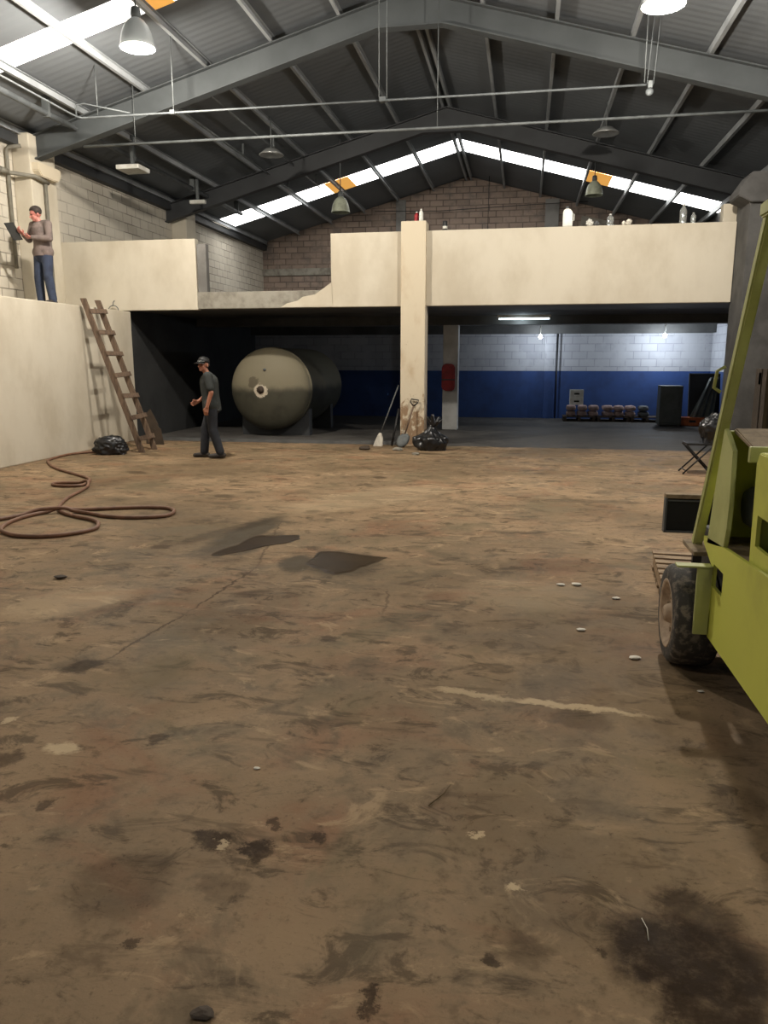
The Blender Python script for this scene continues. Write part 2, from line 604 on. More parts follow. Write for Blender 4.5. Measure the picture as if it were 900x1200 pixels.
    dark = [(715, 1125, 910, 1125, 0.21, 1.0), (780, 1185, 910, 1200, 0.2, 0.95), (760, 1075, 870, 1080, 0.14, 0.8),
            (228, 980, 272, 985, 0.06, 0.85), (286, 1000, 318, 990, 0.05, 0.95), (302, 1010, 296, 985, 0.04, 0.9), (358, 978, 380, 990, 0.03, 0.8),
            (312, 965, 326, 967, 0.03, 0.75), (45, 945, 68, 940, 0.04, 0.7), (0, 900, 12, 880, 0.08, 0.7), (172, 870, 202, 862, 0.05, 0.7),
            (566, 1128, 584, 1122, 0.04, 0.8), (420, 1172, 445, 1172, 0.035, 0.85), (700, 1113, 712, 1113, 0.03, 0.75), (150, 1108, 166, 1102, 0.03, 0.7),
            (75, 785, 122, 776, 0.09, 0.75), (375, 746, 396, 750, 0.06, 0.6), (235, 1040, 298, 1035, 0.08, 0.35), (90, 1080, 190, 1000, 0.16, 0.4),
            (250, 640, 262, 662, 0.25, 0.3), (270, 700, 320, 692, 0.1, 0.5), (278, 672, 302, 674, 0.05, 0.6), (262, 717, 312, 716, 0.06, 0.5), (330, 700, 354, 697, 0.06, 0.5),
            (200, 750, 350, 690, 0.3, 0.25), (600, 585, 780, 590, 0.12, 0.35), (380, 585, 520, 580, 0.15, 0.35), (440, 600, 520, 598, 0.06, 0.4), (40, 590, 150, 560, 0.2, 0.25), (560, 660, 720, 665, 0.2, 0.3), (770, 756, 800, 758, 0.12, 0.55),
            (170, 700, 110, 720, 0.1, 0.35), (640, 835, 720, 850, 0.1, 0.45), (760, 870, 880, 860, 0.25, 0.3), (830, 930, 900, 950, 0.12, 0.4),
            (200, 640, 330, 605, 0.12, 0.45), (150, 552, 172, 556, 0.12, 0.6), (250, 580, 275, 583, 0.1, 0.5), (480, 530, 525, 533, 0.15, 0.5)]
    damp = [(325, 660, 372, 660, 0.30, 0.95), (350, 662, 450, 660, 0.42, 0.8), (246, 646, 328, 605, 0.2, 0.95), (280, 650, 330, 622, 0.12, 0.7), (60, 780, 125, 776, 0.1, 0.5)]
    c = mixc(nt, mask(damp, 0.2), c, lin(76, 70, 58))
    wear = ramp(nt, noise_n(nt, v, 14, 8, 0.75).outputs[0], 0.3, 0.55, 0.7, 1.0)
    c = mixc(nt, math_n(nt, 'MULTIPLY', mask(dark, 0.24), wear), c, lin(46, 35, 23))
    crack = [(120, 775, 220, 718, 0.012, 0.8), (220, 718, 300, 665, 0.012, 0.8), (300, 665, 330, 610, 0.012, 0.6), (450, 720, 455, 690, 0.012, 0.5), (530, 812, 640, 828, 0.015, 0.6), (500, 945, 528, 920, 0.006, 0.5)]
    c = mixc(nt, mask(crack, 0.14), c, lin(70, 58, 44))
    pale = [(500, 806, 600, 820, 0.035, 0.6), (590, 818, 760, 838, 0.04, 0.7), (50, 876, 98, 878, 0.05, 0.8), (0, 845, 18, 843, 0.03, 0.7), (545, 975, 562, 973, 0.02, 0.8), (598, 1040, 618, 1044, 0.02, 0.8), (255, 985, 264, 992, 0.015, 0.7),
            (0, 720, 160, 690, 0.3, 0.3), (540, 690, 700, 700, 0.4, 0.2), (330, 600, 520, 570, 0.5, 0.25)]
    c = mixc(nt, mask(pale, 0.22), c, lin(196, 180, 150))
    c = mixc(nt, 1.0, c, (1.06, 0.985, 0.92, 1), 'MULTIPLY')
    # bare grey slab beyond the mezzanine line
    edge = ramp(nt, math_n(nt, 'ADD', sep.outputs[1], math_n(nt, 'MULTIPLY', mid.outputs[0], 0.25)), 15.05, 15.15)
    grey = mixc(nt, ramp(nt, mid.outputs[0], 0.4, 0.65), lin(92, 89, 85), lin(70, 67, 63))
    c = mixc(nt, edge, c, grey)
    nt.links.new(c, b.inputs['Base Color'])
    rg = ramp(nt, mid.outputs[0], 0.35, 0.65, 0.78, 0.6)
    nt.links.new(rg, b.inputs['Roughness'])
    b.inputs['Specular IOR Level'].default_value = 0.1
    h = math_n(nt, 'ADD', fine.outputs[0], math_n(nt, 'MULTIPLY', grit.outputs[0], 0.3))
    bump_to(nt, b, h, 0.35, 0.012)
    return mt


MAT['floor'] = floor_mat()
MAT['puddle'] = M('brown water', lin(60, 46, 30), 0.3, c2=lin(48, 37, 25), scale=3, bump=0.0, spec=0.06)
MAT['damp'] = M('damp concrete', lin(104, 92, 74), 0.55, c2=lin(84, 74, 60), scale=6, bump=0.2)
MAT['block'] = brick_mat('white painted block courses', (1, 2), lin(204, 197, 182), lin(190, 182, 166), lin(132, 124, 112), 0.42, 0.21, 0.012, paint=0.75)
MAT['gable'] = brick_mat('bare brick gable', (0, 2), lin(150, 132, 118), lin(128, 112, 100), lin(92, 80, 72), 0.45, 0.2, 0.02, stain=lin(104, 96, 90), paint=0.55)

mt, nt, b = nodes_of('blue dado on white block')
t = nt.nodes.new('ShaderNodeTexCoord')
sp = nt.nodes.new('ShaderNodeSeparateXYZ'); nt.links.new(t.outputs['Object'], sp.inputs[0])
ad = math_n(nt, 'ADD', sp.outputs[0], sp.outputs[1])
cb = nt.nodes.new('ShaderNodeCombineXYZ'); nt.links.new(ad, cb.inputs[0]); nt.links.new(sp.outputs[2], cb.inputs[1])
br = nt.nodes.new('ShaderNodeTexBrick')
br.inputs['Scale'].default_value = 1; br.inputs['Brick Width'].default_value = 0.42; br.inputs['Row Height'].default_value = 0.21; br.inputs['Mortar Size'].default_value = 0.01
br.inputs['Color1'].default_value = lin(170, 172, 176); br.inputs['Color2'].default_value = lin(156, 158, 164); br.inputs['Mortar'].default_value = lin(138, 139, 145)
nt.links.new(cb.outputs[0], br.inputs['Vector'])
n1 = noise_n(nt, t.outputs['Object'], 1.6, 8, 0.65)
wh = mixc(nt, ramp(nt, n1.outputs[0], 0.45, 0.6, 0, 0.8), br.outputs[0], lin(172, 174, 178))
bl = mixc(nt, ramp(nt, n1.outputs[0], 0.4, 0.7), lin(38, 66, 118), lin(32, 54, 98))
c = mixc(nt, ramp(nt, sp.outputs[2], 1.345, 1.35), bl, wh)
nt.links.new(c, b.inputs['Base Color']); b.inputs['Roughness'].default_value = 0.7
MAT['dado'] = mt

# ------------------------------------------------------------------ the setting
RX, RZ, SL = -2.06, 7.75, 0.27          # ridge x, ridge height, roof slope
XL, XR, YG = -9.4, 5.28, 27.65          # upper left wall, right wall, gable
YM = 14.97                              # mezzanine front
XB = -7.95                              # face of the solid block on the left
ZB = 2.62


def roof_z(x):
    return RZ - SL * abs(x - RX)


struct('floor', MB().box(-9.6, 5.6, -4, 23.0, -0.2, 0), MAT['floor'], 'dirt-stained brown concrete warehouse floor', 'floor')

# block under the raised left strip
struct('wall_left_lower', MB().box(XL - 0.2, XB, -4, YM + 0.02, 0, ZB, 0.015), MAT['cream'], 'cream rendered lower wall of the raised left platform', 'wall')
struct('wall_left', MB().box(XL - 0.2, XL, -4, YG, ZB, 5.8), MAT['block'], 'white painted block wall above the left platform', 'wall')
for i, (y0, y1, dx) in enumerate(((13.65, 14.45, 0.36), (20.25, 20.85, 0.42))):
    struct('pilaster', MB().box(XL, XL + dx, y0, y1, ZB, 5.72, 0.02), MAT['cream'], ['white wall pilaster behind the standing man', 'white wall pilaster beyond the left parapet'][i], 'pilaster')
struct('corbel', MB().prism([(13.7, 5.08), (13.8, 4.98), (14.3, 4.98), (14.4, 5.08), (14.4, 5.22), (13.7, 5.22)], 0, XL, XL + 0.5, 0.015), MAT['cream_col'], 'stained concrete corbel under the front roof beam on the left', 'corbel')
struct('wall_right', MB().box(XR, XR + 0.2, -4, YG, 0, 5.8), MAT['concrete_dark'], 'dark grey right wall', 'wall')
# gable
struct('wall_back', MB().prism([(XL - 0.2, 2.9), (XR + 0.2, 2.9), (XR + 0.2, 5.72), (RX, 7.72), (XL - 0.2, 5.72)], 1, YG, YG + 0.25), MAT['gable'], 'bare brick gable wall at the far end above the mezzanine', 'wall')
for (x0, x1, lab) in ((-4.53, -4.2, 'concrete pier on the brick gable, left of the ridge'), (0.5, 0.95, 'concrete pier on the brick gable, right of the ridge')):
    struct('pier', MB().box(x0, x1, YG - 0.14, YG, 2.9, roof_z((x0 + x1) / 2) - 0.1, 0.01), MAT['concrete_grey'], lab, 'pier')
struct('tie_beam', MB().box(XL, XR, YG - 0.06, YG, 4.62, 4.86, 0.01), MAT['concrete'], 'concrete band across the brick gable', 'beam')
# rendered patch at the right of the gable
pm = MB()
pts = [(1.5, 5.2), (1.7, 6.35), (2.4, 6.2), (2.9, 6.0), (3.4, 5.95), (4.0, 5.75), (4.5, 5.55), (4.9, 5.45), (4.9, 4.9), (1.5, 4.9)]
pm.prism(pts, 1, YG - 0.025, YG)
struct('trim_1', pm, MAT['concrete'], 'pale render patch on the right of the gable', 'render')


# roof sheets with real ribs, split around the translucent strips
def roof_sheet(name, side, spans, label):
    mb = MB()
    xe = XL - 0.25 if side < 0 else XR + 0.25
    for (y0, y1) in spans:
        n = max(2, int((y1 - y0) / 0.09))
        pro = []
        for i in range(n + 1):
            y = y0 + (y1 - y0) * i / n
            pro.append((y, 0.004 if i % 2 else 0.0))
        for th in (0.0, 0.035):
            lo = [mb.bm.verts.new((xe, y, roof_z(xe) + h + th)) for y, h in pro]
            hi = [mb.bm.verts.new((RX, y, RZ + h + th)) for y, h in pro]
            for i in range(n):
                mb.bm.faces.new((lo[i], lo[i + 1], hi[i + 1], hi[i]))
    return struct(name, mb, MAT['roof'], label, 'roof')


SKY = [(11.3, 11.9), (23.2, 24.45)]
spans = [(-4, SKY[0][0]), (SKY[0][1], SKY[1][0]), (SKY[1][1], YG + 0.3)]
roof_sheet('ceiling_left', -1, spans, 'dark grey metal roof sheeting, left slope')
roof_sheet('ceiling_right', 1, spans, 'dark grey metal roof sheeting, right slope')
wn = 0
for (y0, y1), amber in zip(SKY, ((-5.75, -5.3), (-5.95, -5.25))):
    for side in (-1, 1):
        wn += 1
        xe = XL - 0.1 if side < 0 else XR + 0.1
        def strip(xa, xb, dz=0.0):
            return MB().prism([(xa, roof_z(xa) + dz), (xb, roof_z(xb) + dz), (xb, roof_z(xb) + 0.02 + dz), (xa, roof_z(xa) + 0.02 + dz)], 1, y0, y1)
        w = struct('window_%d' % wn, strip(xe, RX), MAT['skylight_near' if wn < 3 else 'skylight'], ['narrow daylit roof strip near the front lamp, left slope', 'narrow daylit roof strip near the front lamp, right slope', 'long bright daylit roof strip before the gable, left slope', 'long bright daylit roof strip before the gable, right slope'][wn - 1], 'skylight')
        if side < 0:
            obj('amber_sheet', strip(amber[0], amber[1], -0.012), MAT['skylight_amber'], w, 'amber stained piece of the roof strip')
        elif wn == 4:
            obj('amber_sheet', strip(1.5, 2.2, -0.012), MAT['skylight_amber'], w, 'amber stained piece of the roof strip')

# portal frames
for i, (y, lab) in enumerate(((7.4, 'steel roof frame overhead, nearest the front'), (13.9, 'grey steel roof frame in front of the mezzanine'), (19.95, 'dark steel roof frame between the mezzanine edge and the gable'))):
    mb = MB()
    dz = 0.14
    for side, xe in ((-1, XL), (1, XR)):
        za, zb = roof_z(xe) - dz, RZ - dz
        w0 = 0.42
        # web
        k = 0.55 * side
        low = [(xe, za - w0), (RX + k, roof_z(RX + k) - dz - 0.40), (RX, roof_z(RX + k) - dz - 0.40)]
        mb.prism([(xe, za), (RX, zb)] + [(p[0], p[1]) for p in low[::-1]], 1, y - 0.012, y + 0.012)
        mb.bar((xe, y, za - 0.01), (RX, y, zb - 0.01), 0.2, 0.02)
        mb.bar((low[0][0], y, low[0][1]), (low[1][0], y, low[1][1]), 0.2, 0.022)
        mb.bar((low[1][0], y, low[1][1]), (low[2][0], y, low[2][1]), 0.2, 0.022)
    struct('roof_frame', mb, MAT['steel'] if i < 2 else MAT['steel_dark'], lab, 'roof frame')

# purlins
offs = [(-6, 0), (-5, 0), (-4, 0), (-3, 0), (-2, 0), (-1, 0), (0, -0.08), (0, 0.08), (1, 0), (2, 0), (3, 0), (4, 0), (5, 0), (6, 0)]
words = {-6: 'sixth', -5: 'fifth', -4: 'fourth', -3: 'third', -2: 'second', -1: 'first', 1: 'first', 2: 'second', 3: 'third', 4: 'fourth', 5: 'fifth', 6: 'sixth'}
for k, d in offs:
    x = RX + 1.19 * k + d
    z = roof_z(x) - 0.075
    mb = MB()
    y0, y1 = -3, YG
    mb.box(x - 0.03, x - 0.024, y0, y1, z - 0.06, z + 0.06)
    mb.box(x - 0.03, x + 0.03, y0, y1, z - 0.063, z - 0.057)
    mb.box(x - 0.03, x + 0.03, y0, y1, z + 0.057, z + 0.063)
    if k == 0:
        lab = 'one of the two steel purlins side by side at the ridge, ' + ('left of the pair' if d < 0 else 'right of the pair')
    else:
        lab = 'thin steel purlin, %s one out from the ridge on the %s slope' % (words[k], 'left' if k < 0 else 'right')
    struct('purlin', mb, MAT['purlin'], lab, 'purlin')
struct('eaves_beam', MB().box(XL, XL + 0.16, -3, YG, 5.5, 5.68), MAT['steel_dark'], 'dark eaves beam along the top of the left wall', 'beam')

# mezzanine
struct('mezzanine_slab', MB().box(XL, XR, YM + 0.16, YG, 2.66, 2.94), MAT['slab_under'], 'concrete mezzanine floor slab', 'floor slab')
struct('wall_mezzanine_left', MB().box(XL, -6.48, YM, YM + 0.16, 2.64, 4.0, 0.012), MAT['cream'], 'cream parapet of the mezzanine, left of the gap', 'parapet')
struct('wall_mezzanine_right', MB().box(-3.73, 3.56, YM, YM + 0.16, 2.66, 4.02, 0.012), MAT['cream'], 'long cream parapet of the mezzanine with bottles on top', 'parapet')
# raw edge beam in the gap, with a ragged painted end at its right
struct('edge_beam', MB().box(-6.48, -3.73, YM + 0.005, YM + 0.2, 2.655, 2.98, 0.015), MAT['concrete'], 'bare grey concrete edge of the mezzanine in the parapet gap', 'beam')
rp = MB()
e = [(-4.75, 2.665), (-4.62, 2.74), (-4.4, 2.79), (-4.3, 2.86), (-4.05, 2.9), (-3.9, 3.0), (-3.72, 3.12), (-3.7, 2.665)]
rp.prism(e, 1, YM - 0.012, YM + 0.02)
struct('trim_2', rp, MAT['cream'], 'ragged patch of cream paint on the bare slab edge', 'paint patch')
struct('parapet_post', MB().box(-6.46, -6.27, YM + 0.02, YM + 0.16, 2.98, 3.9, 0.01), MAT['concrete_grey'], 'narrow grey post at the right end of the left parapet', 'post')
struct('column', MB().box(-2.35, -1.88, YM - 0.12, YM + 0.3, 0, 4.18, 0.015), MAT['cream_col'], 'cream painted column with scuffed foot in the middle of the mezzanine front', 'column')
struct('column', MB().box(-1.92, -1.56, 18.6, 18.95, 0, 2.47, 0.01), MAT['column_pale'], 'grey inner column under the mezzanine with a red cover', 'column')
cm = MB().box(3.57, 4.25, 14.28, 15.1, 0, 4.3, 0.015)
struct('column', cm, MAT['concrete_dark'], 'grey concrete column at the right end of the mezzanine', 'column')
cp = MB()
cp.prism([(3.575, 4.2), (3.37, 4.3), (3.37, 4.4), (3.55, 4.67), (4.4, 4.67), (4.4, 4.2)], 1, 14.2, 14.85, 0.012)
struct('column_capital', cp, MAT['concrete_dark'], 'flared capital on top of the right concrete column', 'capital')
struct('pier', MB().box(3.37, 3.62, 15.2, 15.45, 2.94, 4.36, 0.01), MAT['cream'], 'pale stub of wall behind the right end of the long parapet', 'pier')
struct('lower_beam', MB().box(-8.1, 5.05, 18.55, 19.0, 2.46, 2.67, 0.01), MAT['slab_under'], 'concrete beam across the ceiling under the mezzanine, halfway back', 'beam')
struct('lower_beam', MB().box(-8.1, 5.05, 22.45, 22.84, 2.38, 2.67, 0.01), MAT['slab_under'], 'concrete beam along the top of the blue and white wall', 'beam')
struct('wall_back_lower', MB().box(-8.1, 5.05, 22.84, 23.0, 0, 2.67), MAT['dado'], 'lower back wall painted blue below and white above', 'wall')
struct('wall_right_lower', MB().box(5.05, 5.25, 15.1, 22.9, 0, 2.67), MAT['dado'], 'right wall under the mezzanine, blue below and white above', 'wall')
struct('wall_left_inner', MB().box(-8.3, -8.08, YM + 0.02, 22.9, 0, 2.67), MAT['shaded_wall'], 'left wall behind the tank, its shade painted in near black', 'wall')
for x0, x1, lab in ((0.55, 0.86, 'white and blue wall pier behind the pallets'), (-3.35, -3.05, 'wall pier behind the middle column')):
    struct('lower_pier', MB().box(x0, x1, 22.72, 22.84, 0, 2.4, 0.01), MAT['dado'], lab, 'pier')
# small step where the slab starts under the mezzanine on the left
struct('trim_3', MB().prism([(15.0, 0.0), (15.04, 0.05), (15.25, 0.055), (15.25, 0.0)], 0, -8.08, -2.36), MAT['concrete_dark'], 'low concrete kerb where the slab under the mezzanine begins', 'kerb')

# ------------------------------------------------------------------ pipes and conduits
def single_tube(name, pts, r, mat, label, cat='pipe', group=None):
    return single(name, MB().tube(pts, r, 10), mat, label, cat, group, loc=pts[0])


pA = thing('sprinkler_pipe', 'long thin pale pipe hung across the hall in front of the first roof frame', 'pipe', (-7.44, 12.7, 5.6))
obj('pipe_run', MB().tube([(-7.44, 4.0, 5.6), (-7.44, 12.4, 5.6), (-7.43, 12.63, 5.6), (-7.38, 12.69, 5.6), (-7.2, 12.7, 5.6), (1.61, 12.72, 5.6)], 0.016, 10), MAT['galv'], pA)
obj('riser', MB().tube([(-7.44, 12.62, 5.6), (-7.44, 12.62, 5.78), (-7.3, 12.64, 5.8), (-6.5, 12.66, 5.62)], 0.012, 8), MAT['galv'], pA)
for x in (-7.1, -5.76, -2.36, -2.24, 1.58):
    obj('hanger_rod', MB().tube([(x, 12.7, 5.62), (x, 12.7, roof_z(x) + 0.005)], 0.008, 6), MAT['galv_dim'], pA)
obj('junction_box', MB().box(-2.35, -2.25, 12.65, 12.75, 5.57, 5.64, 0.01), MAT['galv'], pA)
obj('junction_box', MB().box(-5.82, -5.74, 12.66, 12.75, 5.57, 5.64, 0.01), MAT['galv'], pA)
ec = thing('pulley_block', 'small grey pulley block at the right end of the hanging pipe', 'pulley', (1.66, 12.72, 5.4))
obj('housing', MB().box(1.63, 1.70, 12.68, 12.76, 5.55, 5.65, 0.015), MAT['galv_dim'], ec)
obj('wheel', MB().lathe([(0.02, -0.02), (0.055, -0.02), (0.045, 0), (0.055, 0.02), (0.02, 0.02)], (1.66, 12.72, 5.5), 'y', 16), MAT['galv'], ec)
for dx in (-0.04, 0.05):
    obj('cable', MB().tube([(1.66 + dx, 12.72, 5.6), (1.72 + dx, 12.72, roof_z(1.72) + 0.005)], 0.007, 6), MAT['galv'], ec)
pB = thing('water_pipe', 'grey pipe hung across the hall just behind the thinner one', 'pipe', (-7.6, 13.57, 5.4))
obj('pipe_run', MB().tube([(-7.9, 13.57, 5.4), (4.6, 13.57, 5.4)], 0.022, 10), MAT['galv_dim'], pB)
for x in (-6.9, -1.55):
    obj('hanger_rod', MB().tube([(x, 13.57, 5.4), (x, 13.57, roof_z(x) + 0.005)], 0.008, 6), MAT['galv_dim'], pB)
pL = thing('duct_pipe', 'thick pale pipe running along the left eaves towards the gable', 'pipe', (-8.22, 5, 5.8))
obj('pipe_run', MB().tube([(-8.22, -2, 5.8), (-8.22, 22.4, 5.8)], 0.05, 12), MAT['galv'], pL)
for y in (6, 10, 13, 16, 19, 22):
    obj('pipe_clip', MB().box(-8.28, -8.16, y - 0.03, y + 0.03, 5.74, roof_z(-8.22) + 0.005), MAT['galv_dim'], pL)
for i, (x, z, y0, y1, lab) in enumerate(((-6.55, 6.28, 14.2, 22.0, 'thin conduit under the left roof slope, nearer the eaves pipe'), (-5.9, 6.46, 14.2, 22.5, 'thin conduit under the left roof slope, nearer the ridge'))):
    o = thing('conduit', lab, 'conduit', (x, y0, z))
    obj('conduit_run', MB().tube([(x, y0, z), (x, y1, z)], 0.02, 8), MAT['galv_dim'], o)
    for y in (y0 + 0.4, (y0 + y1) / 2, y1 - 0.4):
        obj('conduit_clip', MB().box(x - 0.02, x + 0.02, y - 0.02, y + 0.02, z, roof_z(x) + 0.005), MAT['galv_dim'], o)
# wall conduits beside the standing man
wc = thing('wall_conduit', 'pair of grey vertical conduits with a cross pipe on the left wall above the man', 'conduit', (XL + 0.05, 13.5, ZB))
obj('vertical_pipe', MB().tube([(XL + 0.06, 13.42, ZB + 0.7), (XL + 0.06, 13.42, 5.35), (XL + 0.1, 13.42, 5.42), (XL + 0.3, 13.5, 5.45)], 0.035, 10), MAT['pvc'], wc)
obj('vertical_pipe', MB().tube([(XL + 0.41, 14.0, ZB), (XL + 0.41, 14.0, 4.9)], 0.035, 10), MAT['pvc'], wc)
obj('cross_pipe', MB().tube([(XL + 0.12, 9.0, 4.98), (XL + 0.12, 13.4, 4.98), (XL + 0.44, 13.66, 4.96), (XL + 0.44, 14.05, 4.92)], 0.035, 10), MAT['pvc'], wc)
obj('pipe_cap', MB().tube([(XL + 0.12, 13.1, 4.98), (XL + 0.12, 13.3, 4.98)], 0.05, 10), MAT['pvc'], wc)
# wire along the gable
single_tube('gable_wire', [(-5.2, YG - 0.5, 6.62), (-3, YG - 0.5, 6.56), (0, YG - 0.5, 6.66), (3.6, YG - 0.5, 6.74)], 0.012, MAT['black'], 'dark wire stretched in front of the brick gable', 'wire')
obj_w = single_tube('ceiling_wire', [(-1.35, 27.0, roof_z(-1.35)), (-1.36, 27.0, 5.9)], 0.01, MAT['black'], 'thin wire hanging down before the gable near the ridge', 'wire')

# ------------------------------------------------------------------ lamps
def high_bay(label, loc, s, lit, group, tone='milky'):
    """bell lamp, loc = centre of the rim"""
    x, y, z = loc
    t = thing('bell_lamp', label, 'lamp', (x, y, z), group)
    prof = [(0.235, 0.0), (0.232, 0.03), (0.222, 0.1), (0.2, 0.19), (0.165, 0.27), (0.115, 0.33), (0.075, 0.36), (0.06, 0.37)]
    mb = MB()
    mb.lathe([(r * s, h * s) for r, h in prof], loc, 'z', 32, caps=False)
    mb.lathe([(r * s * 0.965, h * s * 0.985) for r, h in prof], loc, 'z', 32, caps=False)
    mb.lathe([(0.235 * s, 0), (0.245 * s, 0.004), (0.245 * s, -0.012), (0.226 * s, -0.01), (0.227 * s, 0)], loc, 'z', 32, caps=False)
    obj('lamp_shade', mb, MAT[tone], t)
    obj('gear_housing', MB().lathe([(0.0, 0.36 * s), (0.065 * s, 0.36 * s), (0.07 * s, 0.42 * s), (0.06 * s, 0.5 * s), (0.02 * s, 0.52 * s), (0, 0.52 * s)], loc, 'z', 16), MAT['galv_dim'], t)
    top = roof_z(x) + 0.005
    obj('hanging_rod', MB().tube([(x, y, z + 0.5 * s), (x, y, top)], 0.012, 8), MAT['galv_dim'], t)
    g = MAT['lamp_glow'] if lit else MAT['white_plastic']
    obj('bulb', MB().lathe([(0.0, -0.03), (0.1, -0.022), (0.19, 0.0), (0.222, 0.02), (0.2, 0.035), (0, 0.04)] if lit else [(0.0, 0.1), (0.12 * s, 0.12), (0.2 * s, 0.15), (0.13 * s, 0.2 * s), (0, 0.25 * s)], loc, 'z', 24), g, t)
    if lit:
        ld = bpy.data.lights.new('bell_lamp_light', 'POINT')
        ld.energy = lit
        ld.color = (1.0, 0.925, 0.82)
        ld.shadow_soft_size = 0.1
        lo = bpy.data.objects.new('bell_lamp_light', ld)
        COL.objects.link(lo)
        lo.parent = t
        lo.location = (0, 0, -0.12)
    return t


G1, G2 = 'lit bell lamps', 'unlit bell lamps'
high_bay('lit bell lamp hanging under the front roof strip on the left', (-5.48, 11.0, 5.94), 1.0, 1050, G1)
high_bay('lit bell lamp at the top edge of the picture on the right', (1.40, 10.0, 5.58), 1.0, 1050, G1)
high_bay('added bell lamp above and behind the viewer on the left, never in view', (-5.48, 1.0, 5.94), 1.0, 200, G1)  # added lamp, out of view, brightens the near floor
high_bay('added bell lamp above and behind the viewer on the right, never in view', (1.40, 0.5, 5.58), 1.0, 130, G1)  # second added lamp out of view, also for the near floor
high_bay('small unlit bell lamp before the gable, left of the ridge', (-4.71, 20.0, 5.32), 0.98, 0, G2, 'shade_green')
high_bay('small unlit bell lamp before the gable, right of the ridge', (1.56, 21.0, 5.70), 0.9, 0, G2, 'shade_green')
# dusty saucer lamps close under the sheeting
for (px, py, Y, s, lab) in ((318, 182, 17.2, 0.9, 'grey saucer lamp close under the left roof slope'), (710, 157, 17.4, 0.9, 'grey saucer lamp close under the right roof slope')):
    d = ray(px, py); p = CAM + d * (Y / d.y)
    t = thing('saucer_lamp', lab, 'lamp', p, 'saucer lamps')
    obj('dish', MB().lathe([(0.05, 0.14), (0.13, 0.12), (0.26, 0.02), (0.27, 0.0), (0.25, 0.0), (0.0, 0.05)], p, 'z', 24), MAT['alu'], t)
    obj('stem', MB().tube([p + Vector((0, 0, 0.12)), Vector((p.x, p.y, roof_z(p.x) + 0.005))], 0.012, 8), MAT['galv_dim'], t)
for (px, py, Y, w, l, lab) in ((156, 201, 15.6, 0.5, 0.5, 'pale square box light under the left eaves'), (232, 239, 19.0, 0.4, 0.12, 'small pale batten light farther along the left eaves')):
    d = ray(px, py); p = CAM + d * (Y / d.y)
    t = thing('box_light', lab, 'lamp', p)
    obj('housing', MB().box(p.x - w / 2, p.x + w / 2, p.y - l / 2, p.y + l / 2, p.z, p.z + 0.09, 0.02), MAT['white_plastic'], t)
    obj('bracket', MB().box(p.x - 0.03, p.x + 0.03, p.y - 0.03, p.y + 0.03, p.z + 0.09, roof_z(p.x) + 0.005), MAT['galv_dim'], t)

# cool lamps under the mezzanine
def led(x, y, z, power, label):
    t = thing('led_bulb', label, 'bulb', (x, y, z), 'cool bulbs under the mezzanine')
    obj('glass', MB().ell((x, y, z), (0.05, 0.05, 0.055)), MAT['led_glow'], t)
    obj('socket', MB().tube([(x, y, z + 0.04), (x, y, 2.66)], 0.018, 10), MAT['white_plastic'], t)
    ld = bpy.data.lights.new('led_light', 'POINT')
    ld.energy = power
    ld.color = (0.82, 0.9, 1.0)
    ld.shadow_soft_size = 0.07
    lo = bpy.data.objects.new('led_light', ld)
    COL.objects.link(lo)
    lo.parent = t
    lo.location = (0, -0.02, -0.14)


led(3.64, 21.9, 2.29, 90, 'bright cool bulb near the right end of the blue wall')
led(0.40, 21.9, 2.27, 45, 'smaller cool bulb in front of the white and blue wall pier')
t = thing('tube_light', 'fluorescent tube on the ceiling behind the inner column', 'lamp', (-0.1, 18.4, 2.6))
obj('batten', MB().box(-0.65, 0.55, 18.3, 18.38, 2.6, 2.66, 0.005), MAT['white_plastic'], t)
obj('tube', MB().tube([(-0.62, 18.34, 2.575), (0.52, 18.34, 2.575)], 0.018, 10), MAT['tube_glow'], t)
for x in (-0.63, 0.53):
    obj('end_cap', MB().box(x - 0.012, x + 0.012, 18.31, 18.37, 2.55, 2.61), MAT['white_plastic'], t)
lt = bpy.data.lights.new('tube_light_light', 'POINT'); lt.energy = 8; lt.color = (0.75, 0.9, 1); lt.shadow_soft_size = 0.1
lo = bpy.data.objects.new('tube_light_light', lt); COL.objects.link(lo); lo.parent = t; lo.location = (0, -0.06, -0.12)
single_tube('wall_pipe', [(0.9, 22.68, 0.02), (0.9, 22.68, 2.38)], 0.02, MAT['black'], 'thin dark vertical pipe on the blue wall, beside the wall pier')

# ------------------------------------------------------------------ tank
TX, TZ, TY = -5.45, 1.03, 15.95
mt, nt, b = nodes_of('worn olive tank paint')
v = obj_vec(nt)
n1 = noise_n(nt, v, 2.0, 7, 0.6)
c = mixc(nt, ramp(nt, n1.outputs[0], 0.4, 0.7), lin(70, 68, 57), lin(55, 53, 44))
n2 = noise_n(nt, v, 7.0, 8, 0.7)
# paler tan above the middle line, with a noisy edge
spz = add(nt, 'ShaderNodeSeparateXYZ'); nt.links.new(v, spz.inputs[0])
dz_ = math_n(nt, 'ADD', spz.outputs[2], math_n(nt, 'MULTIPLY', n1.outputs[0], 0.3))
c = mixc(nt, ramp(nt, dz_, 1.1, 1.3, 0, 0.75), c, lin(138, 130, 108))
def tank_spot(cx, cz, r, thr):
    mp = add(nt, 'ShaderNodeMapping'); mp.vector_type = 'TEXTURE'
    mp.inputs['Location'].default_value = (cx, 0.0, cz); mp.inputs['Scale'].default_value = (r, 1.0, r)
    nt.links.new(v, mp.inputs[0])
    ln = add(nt, 'ShaderNodeVectorMath'); ln.operation = 'LENGTH'; nt.links.new(mp.outputs[0], ln.inputs[0])
    return math_n(nt, 'MULTIPLY', ramp(nt, math_n(nt, 'ADD', ln.outputs[1], math_n(nt, 'MULTIPLY', n2.outputs[0], 1.2)), thr + 0.12, thr), 1.0)
